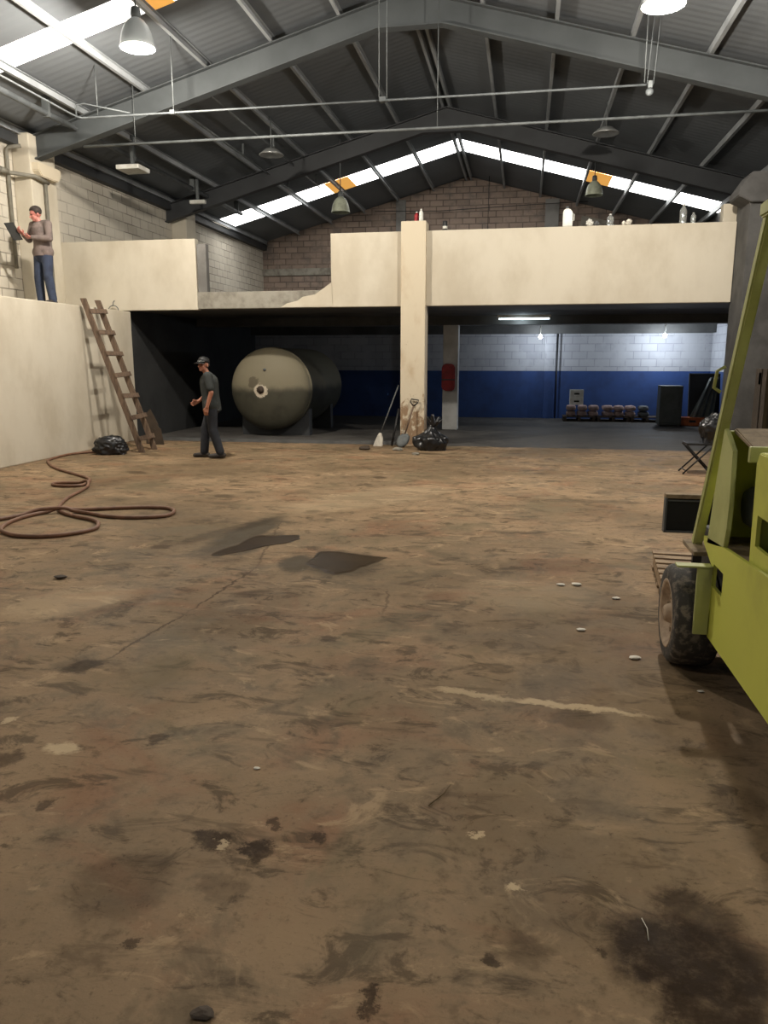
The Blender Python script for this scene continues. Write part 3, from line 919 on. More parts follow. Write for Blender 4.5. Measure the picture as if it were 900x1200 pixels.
c = mixc(nt, tank_spot(-0.12, 1.0, 0.2, 1.25), c, lin(196, 184, 164))
c = mixc(nt, tank_spot(-0.12, 1.02, 0.13, 1.2), c, lin(58, 40, 30))
c = mixc(nt, math_n(nt, 'MULTIPLY', tank_spot(-0.3, 1.2, 0.25, 1.0), 0.6), c, lin(70, 62, 50))
nt.links.new(c, b.inputs['Base Color']); b.inputs['Roughness'].default_value = 0.6; b.inputs['Specular IOR Level'].default_value = 0.25
bump_to(nt, b, n2.outputs[0], 0.1, 0.01)
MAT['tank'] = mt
tk = thing('storage_tank', 'big dull olive horizontal steel tank lying under the mezzanine', 'tank', (TX, TY, 0))
prof = []
RT_ = 0.89
for i in range(13):
    a = i / 12 * PI / 2
    prof.append((RT_ * math.sin(a), 0.36 * (1 - math.cos(a))))
prof += [(RT_, 0.5), (RT_ + 0.008, 0.5), (RT_ + 0.008, 0.54), (RT_, 0.54), (RT_, 3.3)]
for i in range(1, 13):
    a = PI / 2 - i / 12 * PI / 2
    prof.append((RT_ * math.sin(a), 3.3 + 0.36 * math.cos(a)))
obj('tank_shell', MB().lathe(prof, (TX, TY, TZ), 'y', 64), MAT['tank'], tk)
obj('nozzle', MB().lathe([(0.0, -0.06), (0.07, -0.06), (0.07, -0.035), (0.045, -0.03), (0.045, 0.06)], (TX - 0.1, TY + 0.01, TZ + 0.01), 'y', 20), MAT['dark_wood'], tk, 'rusty pipe nozzle on the tank end')
obj('nozzle', MB().lathe([(0.0, -0.03), (0.03, -0.03), (0.03, 0.06)], (TX - 0.02, TY + 0.05, TZ + 0.42), 'y', 14), MAT['galv'], tk, 'small pale plug high on the tank end')
for y in (TY + 0.75, TY + 2.7):
    pts = []
    for i in range(13):
        a = PI + R(30) + (PI - R(60)) * i / 12
        pts.append((TX + (RT_ + 0.004) * math.cos(a), TZ + (RT_ + 0.004) * math.sin(a)))
    pts = [(TX - 0.78, 0.0)] + pts + [(TX + 0.78, 0.0)]
    obj('saddle', MB().prism(pts, 1, y - 0.12, y + 0.12), MAT['steel_dark'], tk, 'dark saddle under the tank')

# ------------------------------------------------------------------ ladder
lf0, lf1 = Vector((-6.86, 12.93, 0)), Vector((-6.86, 13.42, 0))
lt0, lt1 = Vector((-7.91, 13.10, 2.74)), Vector((-7.91, 13.58, 2.74))
ld_ = thing('wooden_ladder', 'weathered brown wooden ladder leaning on the left platform', 'ladder', (-6.86, 13.2, 0))
nrm = (lt0 - lf0).cross(Vector((0, 1, 0))).normalized()
if nrm.x < 0:
    nrm = -nrm
def rail(p0, p1):
    # bottom and top cut level so the foot stands on the floor
    d = (p1 - p0)
    h = 0.05
    hx = h / max(1e-6, abs(nrm.x))
    w = 0.022
    mb = MB()
    pts = [(p0.x - hx, 0.0), (p0.x + hx, 0.0), (p1.x + hx, p1.z), (p1.x - hx + 0.0, p1.z)]
    mb.prism(pts, 1, p0.y - w, p0.y + w, 0.004)
    bm = mb.bm
    for v in bm.verts:
        k = v.co.z / p1.z
        v.co.y += (p1.y - p0.y) * k
    return mb
off = Vector((0.06, 0, 0))
obj('rail', rail(lf0 + off, lt0 + off), MAT['wood'], ld_)
obj('rail', rail(lf1 + off, lt1 + off), MAT['wood'], ld_)
for i in range(7):
    k = 0.085 + i * 0.138
    a = lf0.lerp(lt0, k) + off + nrm * 0.062
    c_ = lf1.lerp(lt1, k) + off + nrm * 0.062
    j = random.uniform(-0.015, 0.015)
    obj('rung', MB().bar(a + Vector((0, -0.035, j)), c_ + Vector((0, 0.06, -j)), 0.085, 0.026, nrm, 0.004), MAT['wood'], ld_)

# ------------------------------------------------------------------ bin bags
def bag(name, c, size, label, seed, neck=None, mat='bag'):
    rnd = random.Random(seed)
    b2 = bmesh.new()
    bmesh.ops.create_icosphere(b2, subdivisions=5, radius=1)
    folds = [(Vector((rnd.gauss(0, 1), rnd.gauss(0, 1), rnd.gauss(0, 1))).normalized(), rnd.uniform(3, 8), rnd.uniform(0, 6), rnd.uniform(0.02, 0.06)) for _ in range(7)]
    for v in b2.verts:
        p = v.co.copy()
        k = 1.0
        k += 0.16 * noise.noise(p * 1.6 + Vector((seed, 0, 0)))
        for d, f, ph, a in folds:
            k -= a * abs(math.sin(p.dot(d) * f + ph + 2 * noise.noise(p * 2.2)))
        up = max(0, p.z)
        lump = p * k
        if neck and p.z > 0.3:
            u = (p.z - 0.3) / 0.7
            s = 1 - 0.8 * u ** 0.8
            lump.x *= s + 0.12 * math.sin(7 * math.atan2(p.y, p.x)) * (1 - u) * 0.5
            lump.y *= s
            lump.z += neck * u * u
        q = Vector((lump.x * size[0], lump.y * size[1], lump.z * size[2]))
        if q.z < -0.55 * size[2]:
            q.z = -0.55 * size[2]
            q.x *= 1.06
            q.y *= 1.06
        v.co = q
    zmin = min(v.co.z for v in b2.verts)
    for v in b2.verts:
        v.co += Vector((c[0], c[1], c[2] - zmin))
    mb = MB()
    mb.merge(b2)
    return mb


g = bag('bin_bag', (-7.25, 12.62, 0), (0.4, 0.27, 0.24), '', 3)
single('bin_bag', g, MAT['bag'], 'black plastic bin bag slumped at the foot of the ladder', 'bin bag', loc=(-7.25, 12.62, 0), smooth=True)
t = thing('bin_bag', 'black plastic bin bag with gathered top beside the middle column', 'bin bag', (-1.67, 14.25, 0))
obj('sack', bag('x', (-1.67, 14.25, 0), (0.37, 0.28, 0.3), '', 11, neck=0.25), MAT['bag'], t, smooth=True)
tm = MB()
for k in range(7):
    a = k * 2 * PI / 7
    tm.cap((-1.62 + 0.03 * math.cos(a), 14.25 + 0.03 * math.sin(a), 0.47), (-1.62 + 0.13 * math.cos(a), 14.25 + 0.09 * math.sin(a), 0.55 + 0.05 * (k % 3)), 0.035, 0.022, 8)
obj('tied_top', evaluated(tm, [('REMESH', dict(mode='VOXEL', voxel_size=0.012))]), MAT['bag'], t, smooth=True)

# rubbish behind the ladder foot
sc = thing('cardboard_scrap', 'dark folded scrap of board standing behind the ladder foot', 'scrap', (-7.15, 14.3, 0))
obj('sheet', MB().prism([(-7.42, 0.0), (-7.1, 0.0), (-7.15, 0.4), (-7.3, 0.7), (-7.4, 0.6)], 1, 14.3, 14.33, 0.004), MAT['dark_wood'], sc)
obj('flap', MB().prism([(-7.2, 0.0), (-7.0, 0.0), (-7.05, 0.3), (-7.15, 0.4)], 1, 14.22, 14.24, 0.004), MAT['dark_wood'], sc)
# wire ring on the end of the block
rg = thing('wire_ring', 'small wire ring hooked on the wall above the ladder', 'ring', (-8.1, 14.9, 2.6))
cx = on_floor(133, 363, 2.62)
d = ray(133, 364); p = CAM + d * (14.9 / d.y)
obj('ring', MB().tube([p + Vector((0.11 * math.cos(a * PI / 14), 0.0, 0.10 * math.sin(a * PI / 14))) for a in range(28)], 0.009, 6, closed=True), MAT['galv_dim'], rg)
obj('hook', MB().tube([p + Vector((0, 0.06, 0.2)), p + Vector((0, 0.0, 0.16)), p + Vector((0, -0.01, 0.1))], 0.009, 6), MAT['galv_dim'], rg)

# ------------------------------------------------------------------ broom, shovel, bar at the column
t = thing('broom', 'thin broom with pale bristles leaning on the left side of the middle column', 'broom', (-2.85, 14.55, 0))
obj('handle', MB().tube([(-2.72, 14.72, 0.24), (-2.40, 14.95, 1.17)], 0.013, 10), MAT['tail'], t)
bh = MB()
bh.prism([(-2.86, 0.0), (-2.68, 0.0), (-2.67, 0.13), (-2.70, 0.26), (-2.745, 0.26), (-2.81, 0.13)], 1, 14.68, 14.76, 0.008)
obj('bristles', bh, MAT['paper'], t, 'pale bristle head')
t = thing('shovel', 'shovel with D grip and wooden shaft leaning on the middle column', 'shovel', (-2.2, 14.6, 0))
q0, q1 = Vector((-2.22, 14.62, 0.26)), Vector((-2.08, 14.78, 0.78))
obj('shaft', MB().tube([q0, q1], 0.017, 10), MAT['wood'], t)
dirv = (q1 - q0).normalized()
obj('grip', MB().tube([q1, q1 + dirv * 0.03 + Vector((-0.07, 0, 0.05)), q1 + dirv * 0.09 + Vector((-0.07, 0, 0.05)), q1 + dirv * 0.09 + Vector((0.07, 0, 0.03)), q1 + dirv * 0.03 + Vector((0.07, 0, 0.03)), q1], 0.013, 8), MAT['black'], t, 'black D-shaped grip')
bl = MB()
rows = []
for i in range(6):
    k = i / 5
    cz = q0 - dirv * (0.0 + 0.27 * k)
    w = [0.05, 0.11, 0.12, 0.12, 0.1, 0.045][i]
    row = []
    for j in range(7):
        s = (j / 6 - 0.5) * 2
        row.append(bl.bm.verts.new(cz + Vector((s * w, -0.03 * (1 - s * s), 0))))
    rows.append(row)
for A, B in zip(rows, rows[1:]):
    for j in range(6):
        bl.bm.faces.new((A[j], A[j + 1], B[j + 1], B[j]))
obj('blade', evaluated(bl, [('SOLIDIFY', dict(thickness=0.006))]), MAT['galv_dim'], t, 'dull steel blade')
single('iron_bar', MB().tube([(-2.5, 14.75, 0.01), (-2.39, 14.92, 0.72)], 0.022, 8), MAT['black'], 'dark iron bar propped between the broom and the column', 'bar', loc=(-2.5, 14.75, 0))
for i, (px, py, s, lab) in enumerate(((428, 527, 0.09, 'flat dark rubble lump on the floor left of the broom'), (466, 528, 0.07, 'pale rubble lump at the left front of the middle column'), (487, 533, 0.05, 'small rubble lump in front of the column, left of the bin bag'))):
    p = on_floor(px, py)
    mb = MB()
    b2 = bmesh.new(); bmesh.ops.create_icosphere(b2, subdivisions=2, radius=1)
    for v in b2.verts:
        k = 1 + 0.35 * noise.noise(v.co * 1.7 + Vector((i * 5, 0, 0)))
        v.co = Vector((v.co.x * s * k * 1.3, v.co.y * s * k, max(-0.3 * s, v.co.z * s * 0.6 * k)))
    mn = min(v.co.z for v in b2.verts)
    for v in b2.verts:
        v.co += Vector((p.x, p.y, -mn))
    mb.merge(b2)
    single('rubble_lump', mb, MAT['concrete'] if i else MAT['dark_wood'], lab, 'rubble', 'rubble at the column foot', loc=(p.x, p.y, 0))

# red cover on the inner column
t = thing('red_cover', 'dull red cover hung on the grey inner column', 'cover', (-1.78, 18.5, 0.9))
obj('shell', MB().prism([(-1.93, 1.0), (-1.86, 0.93), (-1.66, 0.93), (-1.62, 1.0), (-1.62, 1.5), (-1.68, 1.56), (-1.86, 1.57), (-1.93, 1.5)], 1, 18.44, 18.605, 0.02), MAT['red'], t)
obj('band', MB().box(-1.935, -1.615, 18.43, 18.46, 1.18, 1.21, 0.004), MAT['steel_dark'], t)

# ------------------------------------------------------------------ hose
hz = [(340, 572), (250, 580), (180, 598), (170, 610), (200, 632), (300, 662), (315, 677), (290, 691), (230, 694), (187, 690), (200, 683), (290, 683), (312, 690), (290, 708), (240, 735), (210, 765), (215, 785), (260, 800), (330, 815), (346, 831), (320, 850), (200, 870), (80, 872), (20, 860), (5, 845), (40, 820), (120, 795), (220, 781), (330, 776), (480, 770), (585, 772), (612, 784), (580, 800), (480, 806), (380, 802), (310, 790), (240, 783), (130, 790), (0, 812), (-90, 830)]
pts = [on_floor(x / 3, 340 + y / 3) for x, y in hz]
def catmull(pts, n=8):
    out = []
    P = [pts[0]] + list(pts) + [pts[-1]]
    for i in range(1, len(P) - 2):
        a, b_, c_, d_ = P[i - 1], P[i], P[i + 1], P[i + 2]
        for k in range(n):
            u = k / n
            out.append(0.5 * ((2 * b_) + (c_ - a) * u + (2 * a - 5 * b_ + 4 * c_ - d_) * u * u + (3 * b_ - a - 3 * c_ + d_) * u ** 3))
    out.append(P[-2])
    return out
cur = catmull(pts)
cur2 = []
for i, p in enumerate(cur):
    z = 0.021
    for j in range(0, i - 12):
        if (cur[j].xy - p.xy).length < 0.07:
            z = 0.058
            break
    cur2.append(Vector((p.x, p.y, z)))
for _ in range(3):
    cur2 = [cur2[0]] + [Vector((cur2[i].x, cur2[i].y, max(0.021, (cur2[i - 1].z + 2 * cur2[i].z + cur2[i + 1].z) / 4))) for i in range(1, len(cur2) - 1)] + [cur2[-1]]
single('hose', MB().tube(cur2, 0.02, 10), MAT['hose'], 'brown rubber hose looping over the floor on the left', 'hose', loc=(cur2[0].x, cur2[0].y, 0))

# ------------------------------------------------------------------ puddles
def puddle(pxs, z, seed, name, mat, label, cat='puddle'):
    P = [on_floor(x, y) for x, y in pxs]
    cv = catmull(P + [P[0]], 20)[:-1]
    c0 = sum(P, Vector()) / len(P)
    mb = MB()
    n = len(cv)
    rings = []
    for k in (1.0, 0.86, 0.7, 0.4):
        rings.append([mb.bm.verts.new(c0 + (p - c0) * (k * (1 + 0.16 * noise.noise(p * 4 + Vector((seed, 0, 0))) + 0.07 * noise.noise(p * 13))) + Vector((0, 0, z * (0 if k == 1 else 1)))) for p in cv])
    for A, B in zip(rings, rings[1:]):
        for i in range(n):
            mb.bm.faces.new((A[i], A[(i + 1) % n], B[(i + 1) % n], B[i]))
    mb.bm.faces.new(rings[-1])
    return single(name, mb, mat, label, cat, loc=(c0.x, c0.y, 0))


puddle([(362, 655), (372, 648), (390, 646), (420, 650), (448, 652), (456, 654), (440, 660), (420, 668), (395, 672), (370, 668), (360, 662)], 0.004, 1, 'puddle', MAT['puddle'], 'brown water puddle in the middle of the floor')
puddle([(280, 638), (296, 630), (318, 627), (345, 627), (353, 630), (340, 636), (312, 640), (288, 646), (268, 650), (252, 652), (246, 649)], 0.004, 4, 'puddle', MAT['puddle'], 'smaller brown puddle left of and beyond the middle one')

# ------------------------------------------------------------------ litter
def crumb(px, py, s, mat, label, name='paper_scrap', cat='scrap', seed=0, group='paper scraps on the floor'):
    p = on_floor(px, py)
    b2 = bmesh.new(); bmesh.ops.create_icosphere(b2, subdivisions=2, radius=1)
    for v in b2.verts:
        k = 1 + 0.5 * noise.noise(v.co * 2.2 + Vector((seed * 3.1, 0, 0)))
        v.co = Vector((v.co.x * s * k * 1.4, v.co.y * s * k, v.co.z * s * 0.35 * k))
    mn = min(v.co.z for v in b2.verts)
    for v in b2.verts:
        v.co += Vector((p.x, p.y, -mn))
    mb = MB(); mb.merge(b2)
    single(name, mb, MAT[mat], label, cat, group, loc=(p.x, p.y, 0))


for i, (px, py, s, lab) in enumerate(((657, 686, 0.022, 'white paper scrap on the floor, left of a pair beyond the wheel'), (675, 686, 0.026, 'white paper scrap on the floor, right of a pair beyond the wheel'), (722, 702, 0.02, 'white paper scrap on the floor left of the pallet'), (681, 739, 0.02, 'white paper scrap in the middle right of the floor'), (744, 772, 0.022, 'white paper scrap on the floor left of the forklift tyre'), (821, 811, 0.012, 'tiny white paper scrap in the shade of the forklift'), (301, 901, 0.010, 'tiny white paper scrap in the left part of the near floor'))):
    crumb(px, py, s, 'paper', lab, seed=i)
crumb(71, 678, 0.035, 'dark_wood', 'dark clod on the floor right below the hose', 'clod', 'clod', 21, 'dark clods')
crumb(238, 1190, 0.022, 'dark_wood', 'dark clod at the bottom edge of the picture', 'clod', 'clod', 22, 'dark clods')
a, b_ = on_floor(502, 944, 0.006), on_floor(528, 919, 0.006)
single('twig', MB().tube([a, (a + b_) / 2 + Vector((0.012, 0.0, 0.004)), b_], [0.0025, 0.003, 0.0015], 6), MAT['twig'], 'thin dry twig lying on the near floor', 'twig', loc=a)
a, b_ = on_floor(752, 1076, 0.006), on_floor(760, 1102, 0.006)
single('straw', MB().tube([a, (a + b_) / 2 + Vector((0.006, 0, 0.003)), b_], 0.0013, 6), MAT['paper'], 'pale straw lying on the dark oil stain', 'straw', loc=a)

# ------------------------------------------------------------------ things on the parapet
PT = 4.02
def bottle(name, px, h, r, mat, label, cap_mat='white_plastic', ypos=YM + 0.08, base=PT):
    d = ray(px, 262); x = (CAM + d * (ypos / d.y)).x
    t = thing(name, label, 'bottle', (x, ypos, base))
    o = (x, ypos, base)
    obj('body', MB().lathe([(0, 0), (r * 0.92, 0), (r, 0.01), (r, h * 0.3), (r * 0.93, h * 0.34), (r, h * 0.38), (r, h * 0.66), (r * 0.75, h * 0.78), (r * 0.36, h * 0.88), (r * 0.34, h * 0.93), (0, h * 0.93)], o, 'z', 20), MAT[mat], t)
    obj('cap', MB().lathe([(0, h * 0.92), (r * 0.42, h * 0.92), (r * 0.42, h), (0, h)], o, 'z', 14), MAT[cap_mat], t)
    return t


# rectangular jug
d = ray(665, 262); jx = (CAM + d * ((YM + 0.08) / d.y)).x
t = thing('plastic_jug', 'white plastic jug standing on the parapet', 'jug', (jx, YM + 0.08, PT))
jm = MB().prism([(jx - 0.085, PT), (jx + 0.085, PT), (jx + 0.085, PT + 0.25), (jx + 0.03, PT + 0.31), (jx - 0.05, PT + 0.31), (jx - 0.085, PT + 0.27)], 1, YM + 0.02, YM + 0.14, 0.012)
obj('body', jm, MAT['white_plastic'], t)
obj('cap', MB().lathe([(0, 0.305), (0.028, 0.305), (0.028, 0.35), (0, 0.35)], (jx - 0.01, YM + 0.08, PT), 'z', 14), MAT['galv'], t)
obj('handle', MB().tube([(jx + 0.085, YM + 0.08, PT + 0.22), (jx + 0.11, YM + 0.08, PT + 0.22), (jx + 0.11, YM + 0.08, PT + 0.11), (jx + 0.085, YM + 0.08, PT + 0.11)], 0.01, 8), MAT['white_plastic'], t)
bottle('plastic_bottle', 715, 0.2, 0.06, 'clear', 'short clear bottle between the crumpled cup and the tall bottle on the parapet')
bottle('plastic_bottle', 800, 0.33, 0.06, 'clear', 'tall clear bottle on the right part of the parapet')
bottle('plastic_bottle', 812, 0.18, 0.045, 'clear', 'small clear bottle just right of the tall one on the parapet')
bottle('red_bottle', 488.5, 0.19, 0.05, 'red', 'red bottle standing beside the top of the middle column', ypos=YM + 0.08, base=4.18)
bottle('milk_bottle', 493.5, 0.22, 0.04, 'white_plastic', 'white bottle standing on top of the middle column', ypos=YM - 0.02, base=4.18)
d = ray(521.5, 262); x = (CAM + d * ((YM + 0.08) / d.y)).x
t = thing('small_can', 'small dark can with a pale side on the parapet near the column', 'can', (x, YM + 0.08, PT))
obj('body', MB().lathe([(0, 0), (0.042, 0), (0.045, 0.01), (0.045, 0.16), (0.04, 0.17), (0, 0.17)], (x, YM + 0.08, PT), 'z', 18), MAT['black'], t)
obj('label_band', MB().lathe([(0.046, 0.03), (0.0465, 0.03), (0.0465, 0.08), (0.046, 0.08)], (x, YM + 0.08, PT), 'z', 18), MAT['white_plastic'], t)
for i, (px, s, m_, lab) in enumerate(((691, 0.06, 'white_plastic', 'crumpled white cup lying on the parapet'), (699, 0.045, 'tail', 'small grey lump beside the crumpled cup on the parapet'), (731, 0.035, 'paper', 'small white crumple on the parapet, right of the short bottle'), (737, 0.05, 'paper', 'larger white crumple on the parapet, right of the short bottle'))):
    d = ray(px, 262); p = CAM + d * ((YM + 0.08) / d.y)
    b2 = bmesh.new(); bmesh.ops.create_icosphere(b2, subdivisions=3, radius=1)
    for v in b2.verts:
        k = 1 + 0.45 * noise.noise(v.co * 2.4 + Vector((i * 7.7, 0, 0)))
        v.co = Vector((v.co.x * s * k, v.co.y * s * k, v.co.z * s * k))
    mn = min(v.co.z for v in b2.verts)
    for v in b2.verts:
        v.co += Vector((p.x, YM + 0.08, PT - mn))
    mb = MB(); mb.merge(b2)
    single('crumpled_cup', mb, MAT[m_], lab, 'litter', 'litter on the parapet', loc=(p.x, YM + 0.08, PT))

# ------------------------------------------------------------------ pallets
def pallet(label, group, w=1.1, l=1.1, mat='pallet_wood'):
    t = thing('pallet', label, 'pallet', (0, 0, 0), group)
    for i in range(8):
        y = -l / 2 + 0.05 + i * (l - 0.1) / 7
        obj('deck_board', MB().box(-w / 2, w / 2, y - 0.05, y + 0.05, 0.115, 0.137, 0.003), MAT[mat], t)
    for x in (-w / 2 + 0.05, 0, w / 2 - 0.05):
        obj('stringer', MB().box(x - 0.04, x + 0.04, -l / 2, l / 2, 0.02, 0.115, 0.003), MAT[mat], t)
    for y in (-l / 2 + 0.06, 0, l / 2 - 0.06):
        obj('bottom_board', MB().box(-w / 2, w / 2, y - 0.05, y + 0.05, 0.0, 0.02, 0.002), MAT[mat], t)
    return t


p0 = pallet('pale slatted wooden pallet on the floor in front of the forklift', None, 1.08, 1.15)
p0.location = (1.56, 5.73, 0)
p0.rotation_euler = (0, 0, R(-5))
pb = pallet('dark wooden pallet under the sacks by the blue wall, left of the three', 'pallets by the blue wall', 0.86, 0.75, 'dark_wood')
PBY = 22.05
pb.location = (1.52, PBY, 0)
for x, lab in ((2.42, 'dark wooden pallet under the sacks by the blue wall, middle of the three'), (3.3, 'dark wooden pallet under the sacks by the blue wall, right of the three')):
    dup(pb, (x, PBY, 0), 0, lab)


def sack_mesh(seed, w=0.255, d=0.42, h=0.15):
    b2 = bmesh.new()
    bmesh.ops.create_cube(b2, size=1)
    bmesh.ops.subdivide_edges(b2, edges=b2.edges[:], cuts=7, use_grid_fill=True)
    for v in b2.verts:
        p = v.co * 2
        q = Vector((p.x * (1 - 0.16 * p.z * p.z), p.y * (1 - 0.12 * p.z * p.z), p.z * (1 - 0.28 * (p.x * p.x + p.y * p.y) / 2)))
        q *= 1 + 0.06 * noise.noise(p * 1.5 + Vector((seed * 4.3, 0, 0)))
        v.co = Vector((q.x * w / 2, q.y * d / 2, q.z * h / 2))
    mn = min(v.co.z for v in b2.verts)
    for v in b2.verts:
        v.co.z -= mn
    mb = MB(); mb.merge(b2)
    return mb


ordn = ['first', 'second', 'third', 'fourth', 'fifth', 'sixth', 'seventh']
sacks = []
for i in range(7):
    px = (669, 682, 695, 712, 725, 738, 754)[i]
    d = ray(px, 480); x = (CAM + d * ((PBY - 0.12) / d.y)).x
    for j in range(2):
        o = single('sack', sack_mesh(i * 2 + j), MAT['sack'] if i < 6 else MAT['tail'], '%s sack of the %s stack from the left on the pallets by the blue wall' % (['lower', 'upper'][j], ordn[i]), 'sack', 'sacks on the pallets', smooth=True)
        o.location = (x + random.uniform(-0.01, 0.01), PBY - 0.12, 0.137 + j * 0.152)
        o.rotation_euler = (0, 0, random.uniform(-0.05, 0.05))
# white stacked crates on the left stack
d = ray(675.5, 466); x = (CAM + d * (PBY / d.y)).x
for j in range(2):
    z0 = 0.442 + j * 0.205
    t = thing('white_crate', ['lower white plastic crate on the sacks by the blue wall', 'upper white plastic crate stacked on the sacks by the blue wall'][j], 'crate', (x, PBY, z0), 'white crates on the sacks')
    mb = MB()
    w, dd, h = 0.17, 0.13, 0.2
    mb.box(x - w, x + w, PBY - dd, PBY + dd, z0, z0 + 0.015)
    for sy in (-1, 1):
        yy = PBY + sy * dd
        mb.box(x - w, x + w, yy - 0.01, yy + 0.01, z0, z0 + 0.07)
        mb.box(x - w, x + w, yy - 0.01, yy + 0.01, z0 + 0.12, z0 + h)
        for xx in (x - w + 0.05, x + w - 0.05):
            mb.box(xx - 0.05, xx + 0.05, yy - 0.01, yy + 0.01, z0 + 0.06, z0 + 0.13)
    for sx in (-1, 1):
        mb.box(x + sx * w - 0.01, x + sx * w + 0.01, PBY - dd, PBY + dd, z0, z0 + h)
    obj('body', mb, MAT['white_plastic'], t)
    obj('contents', MB().box(x - w + 0.02, x + w - 0.02, PBY - dd + 0.02, PBY + dd - 0.02, z0 + 0.02, z0 + 0.15, 0.01), MAT['interior'], t)

# ------------------------------------------------------------------ cabinet, boards, tarp, orange box
cx0, cx1 = 3.38, 3.92
cy = 20.4
t = thing('metal_cabinet', 'dark grey metal cabinet standing right of the sacks', 'cabinet', ((cx0 + cx1) / 2, cy, 0))
obj('body', MB().box(cx0, cx1, cy, cy + 0.45, 0.05, 1.02, 0.01), MAT['cabinet'], t)
obj('plinth', MB().box(cx0 + 0.03, cx1 - 0.03, cy + 0.03, cy + 0.42, 0, 0.05), MAT['black'], t)
dr = obj('door', MB().box(cx0 + 0.03, cx1 - 0.03, cy - 0.018, cy, 0.1, 0.98, 0.006), MAT['cabinet'], t)
obj('handle', MB().box(cx1 - 0.1, cx1 - 0.07, cy - 0.04, cy - 0.016, 0.5, 0.62, 0.004), MAT['steel_dark'], dr)
t = thing('steel_panel', 'dark upright steel panel leaning on the back wall near the right corner', 'panel', (4.55, 20.9, 0))
obj('sheet', MB().prism([(20.95, 0.0), (21.0, 0.0), (21.25, 1.3), (21.2, 1.3)], 0, 4.2, 4.95, 0.004), MAT['black'], t)
obj('edge_frame', MB().bar((4.2, 20.96, 0.0), (4.2, 21.21, 1.31), 0.03, 0.05).bar((4.2, 21.21, 1.3), (4.95, 21.21, 1.3), 0.05, 0.03), MAT['steel'], t)
# draped tarp, a leaning pleated sheet
tb = MB()
rows = []
for i in range(15):
    k = i / 14
    row = []
    for j in range(25):
        s = j / 24
        x0_, x1_ = 4.1 + 0.55 * k, 4.75 + 0.1 * k
        x_ = x0_ + (x1_ - x0_) * s
        y_ = 20.8 + 0.1 * k + 0.035 * math.sin(s * 22 + 1.5 * k)
        row.append(tb.bm.verts.new((x_, y_, 0.01 + 1.2 * k)))
    rows.append(row)
for A, B in zip(rows, rows[1:]):
    for j in range(24):
        tb.bm.faces.new((A[j], A[j + 1], B[j + 1], B[j])).smooth = True
single('tarpaulin', evaluated(tb, [('SOLIDIFY', dict(thickness=0.01))]), MAT['tarp'], 'grey green pleated tarpaulin hung against the dark panel', 'tarpaulin', loc=(4.4, 20.7, 0))
d0 = on_floor(796, 499); d1 = on_floor(824, 499)
ox0, ox1, oy = d0.x, d1.x, d0.y - 0.06
t = thing('orange_crate', 'low orange steel box on the floor before the tarpaulin', 'box', ((ox0 + ox1) / 2, oy, 0))
ob = MB()
ob.box(ox0, ox1, oy, oy + 0.02, 0, 0.09); ob.box(ox0, ox1, oy, oy + 0.02, 0.15, 0.22)
ob.box(ox0, ox0 + 0.22, oy, oy + 0.02, 0.08, 0.16); ob.box(ox1 - 0.22, ox1, oy, oy + 0.02, 0.08, 0.16)
ob.box(ox0, ox0 + 0.02, oy, oy + 0.28, 0, 0.22); ob.box(ox1 - 0.02, ox1, oy, oy + 0.28, 0, 0.22); ob.box(ox0, ox1, oy + 0.26, oy + 0.28, 0, 0.22); ob.box(ox0, ox1, oy, oy + 0.28, 0, 0.02); ob.box(ox0, ox1, oy + 0.005, oy + 0.28, 0.2, 0.215)
obj('body', ob, MAT['orange'], t)
obj('hand_slot', MB().box(ox0 + 0.2, ox1 - 0.2, oy + 0.022, oy + 0.03, 0.06, 0.17), MAT['black'], t)

# ------------------------------------------------------------------ folding stool with bags
sx, sy = on_floor(810, 555).x, on_floor(810, 555).y
t = thing('folding_stool', 'small folding stool with crossed dark legs holding bin bags', 'stool', (sx + 0.2, sy, 0))
zt = 0.45
obj('seat', MB().box(sx - 0.12, sx + 0.32, sy - 0.16, sy + 0.2, zt - 0.015, zt + 0.015, 0.01), MAT['black'], t)
for yy in (sy - 0.14, sy + 0.18):
    obj('leg', MB().tube([(sx - 0.15, yy, 0.012), (sx + 0.26, yy, zt - 0.01)], 0.012, 8), MAT['rust'] if False else MAT['black'], t)
    obj('leg', MB().tube([(sx + 0.28, yy + 0.028, 0.012), (sx - 0.12, yy + 0.028, zt - 0.01)], 0.012, 8), MAT['black'], t)
obj('stretcher', MB().tube([(sx + 0.24, sy - 0.12, 0.06), (sx + 0.24, sy + 0.2, 0.06)], 0.01, 8), MAT['black'], t)
obj('stretcher', MB().tube([(sx - 0.11, sy - 0.14, 0.06), (sx - 0.11, sy + 0.18, 0.06)], 0.01, 8), MAT['black'], t)
g = bag('x', (sx + 0.26, sy - 0.02, zt + 0.015), (0.24, 0.22, 0.3), '', 31)
single('bin_bag', g, MAT['bag'], 'shiny black bin bag sitting on the folding stool', 'bin bag', loc=(sx + 0.27, sy, zt), smooth=True)
g = bag('x', (sx + 0.56, sy - 0.1, 0.0), (0.2, 0.24, 0.42), '', 37, neck=0.1)
single('bin_bag', g, MAT['bag'], 'dark bin bag on the floor behind the slanting green bar, beside the stool', 'bin bag', loc=(sx + 0.56, sy, 0), smooth=True)

# ------------------------------------------------------------------ forklift
fk = thing('forklift', 'lime green forklift truck standing at the right edge', 'forklift', (1.5, 3.4, 0))
X0, X1 = 0.97, 2.05
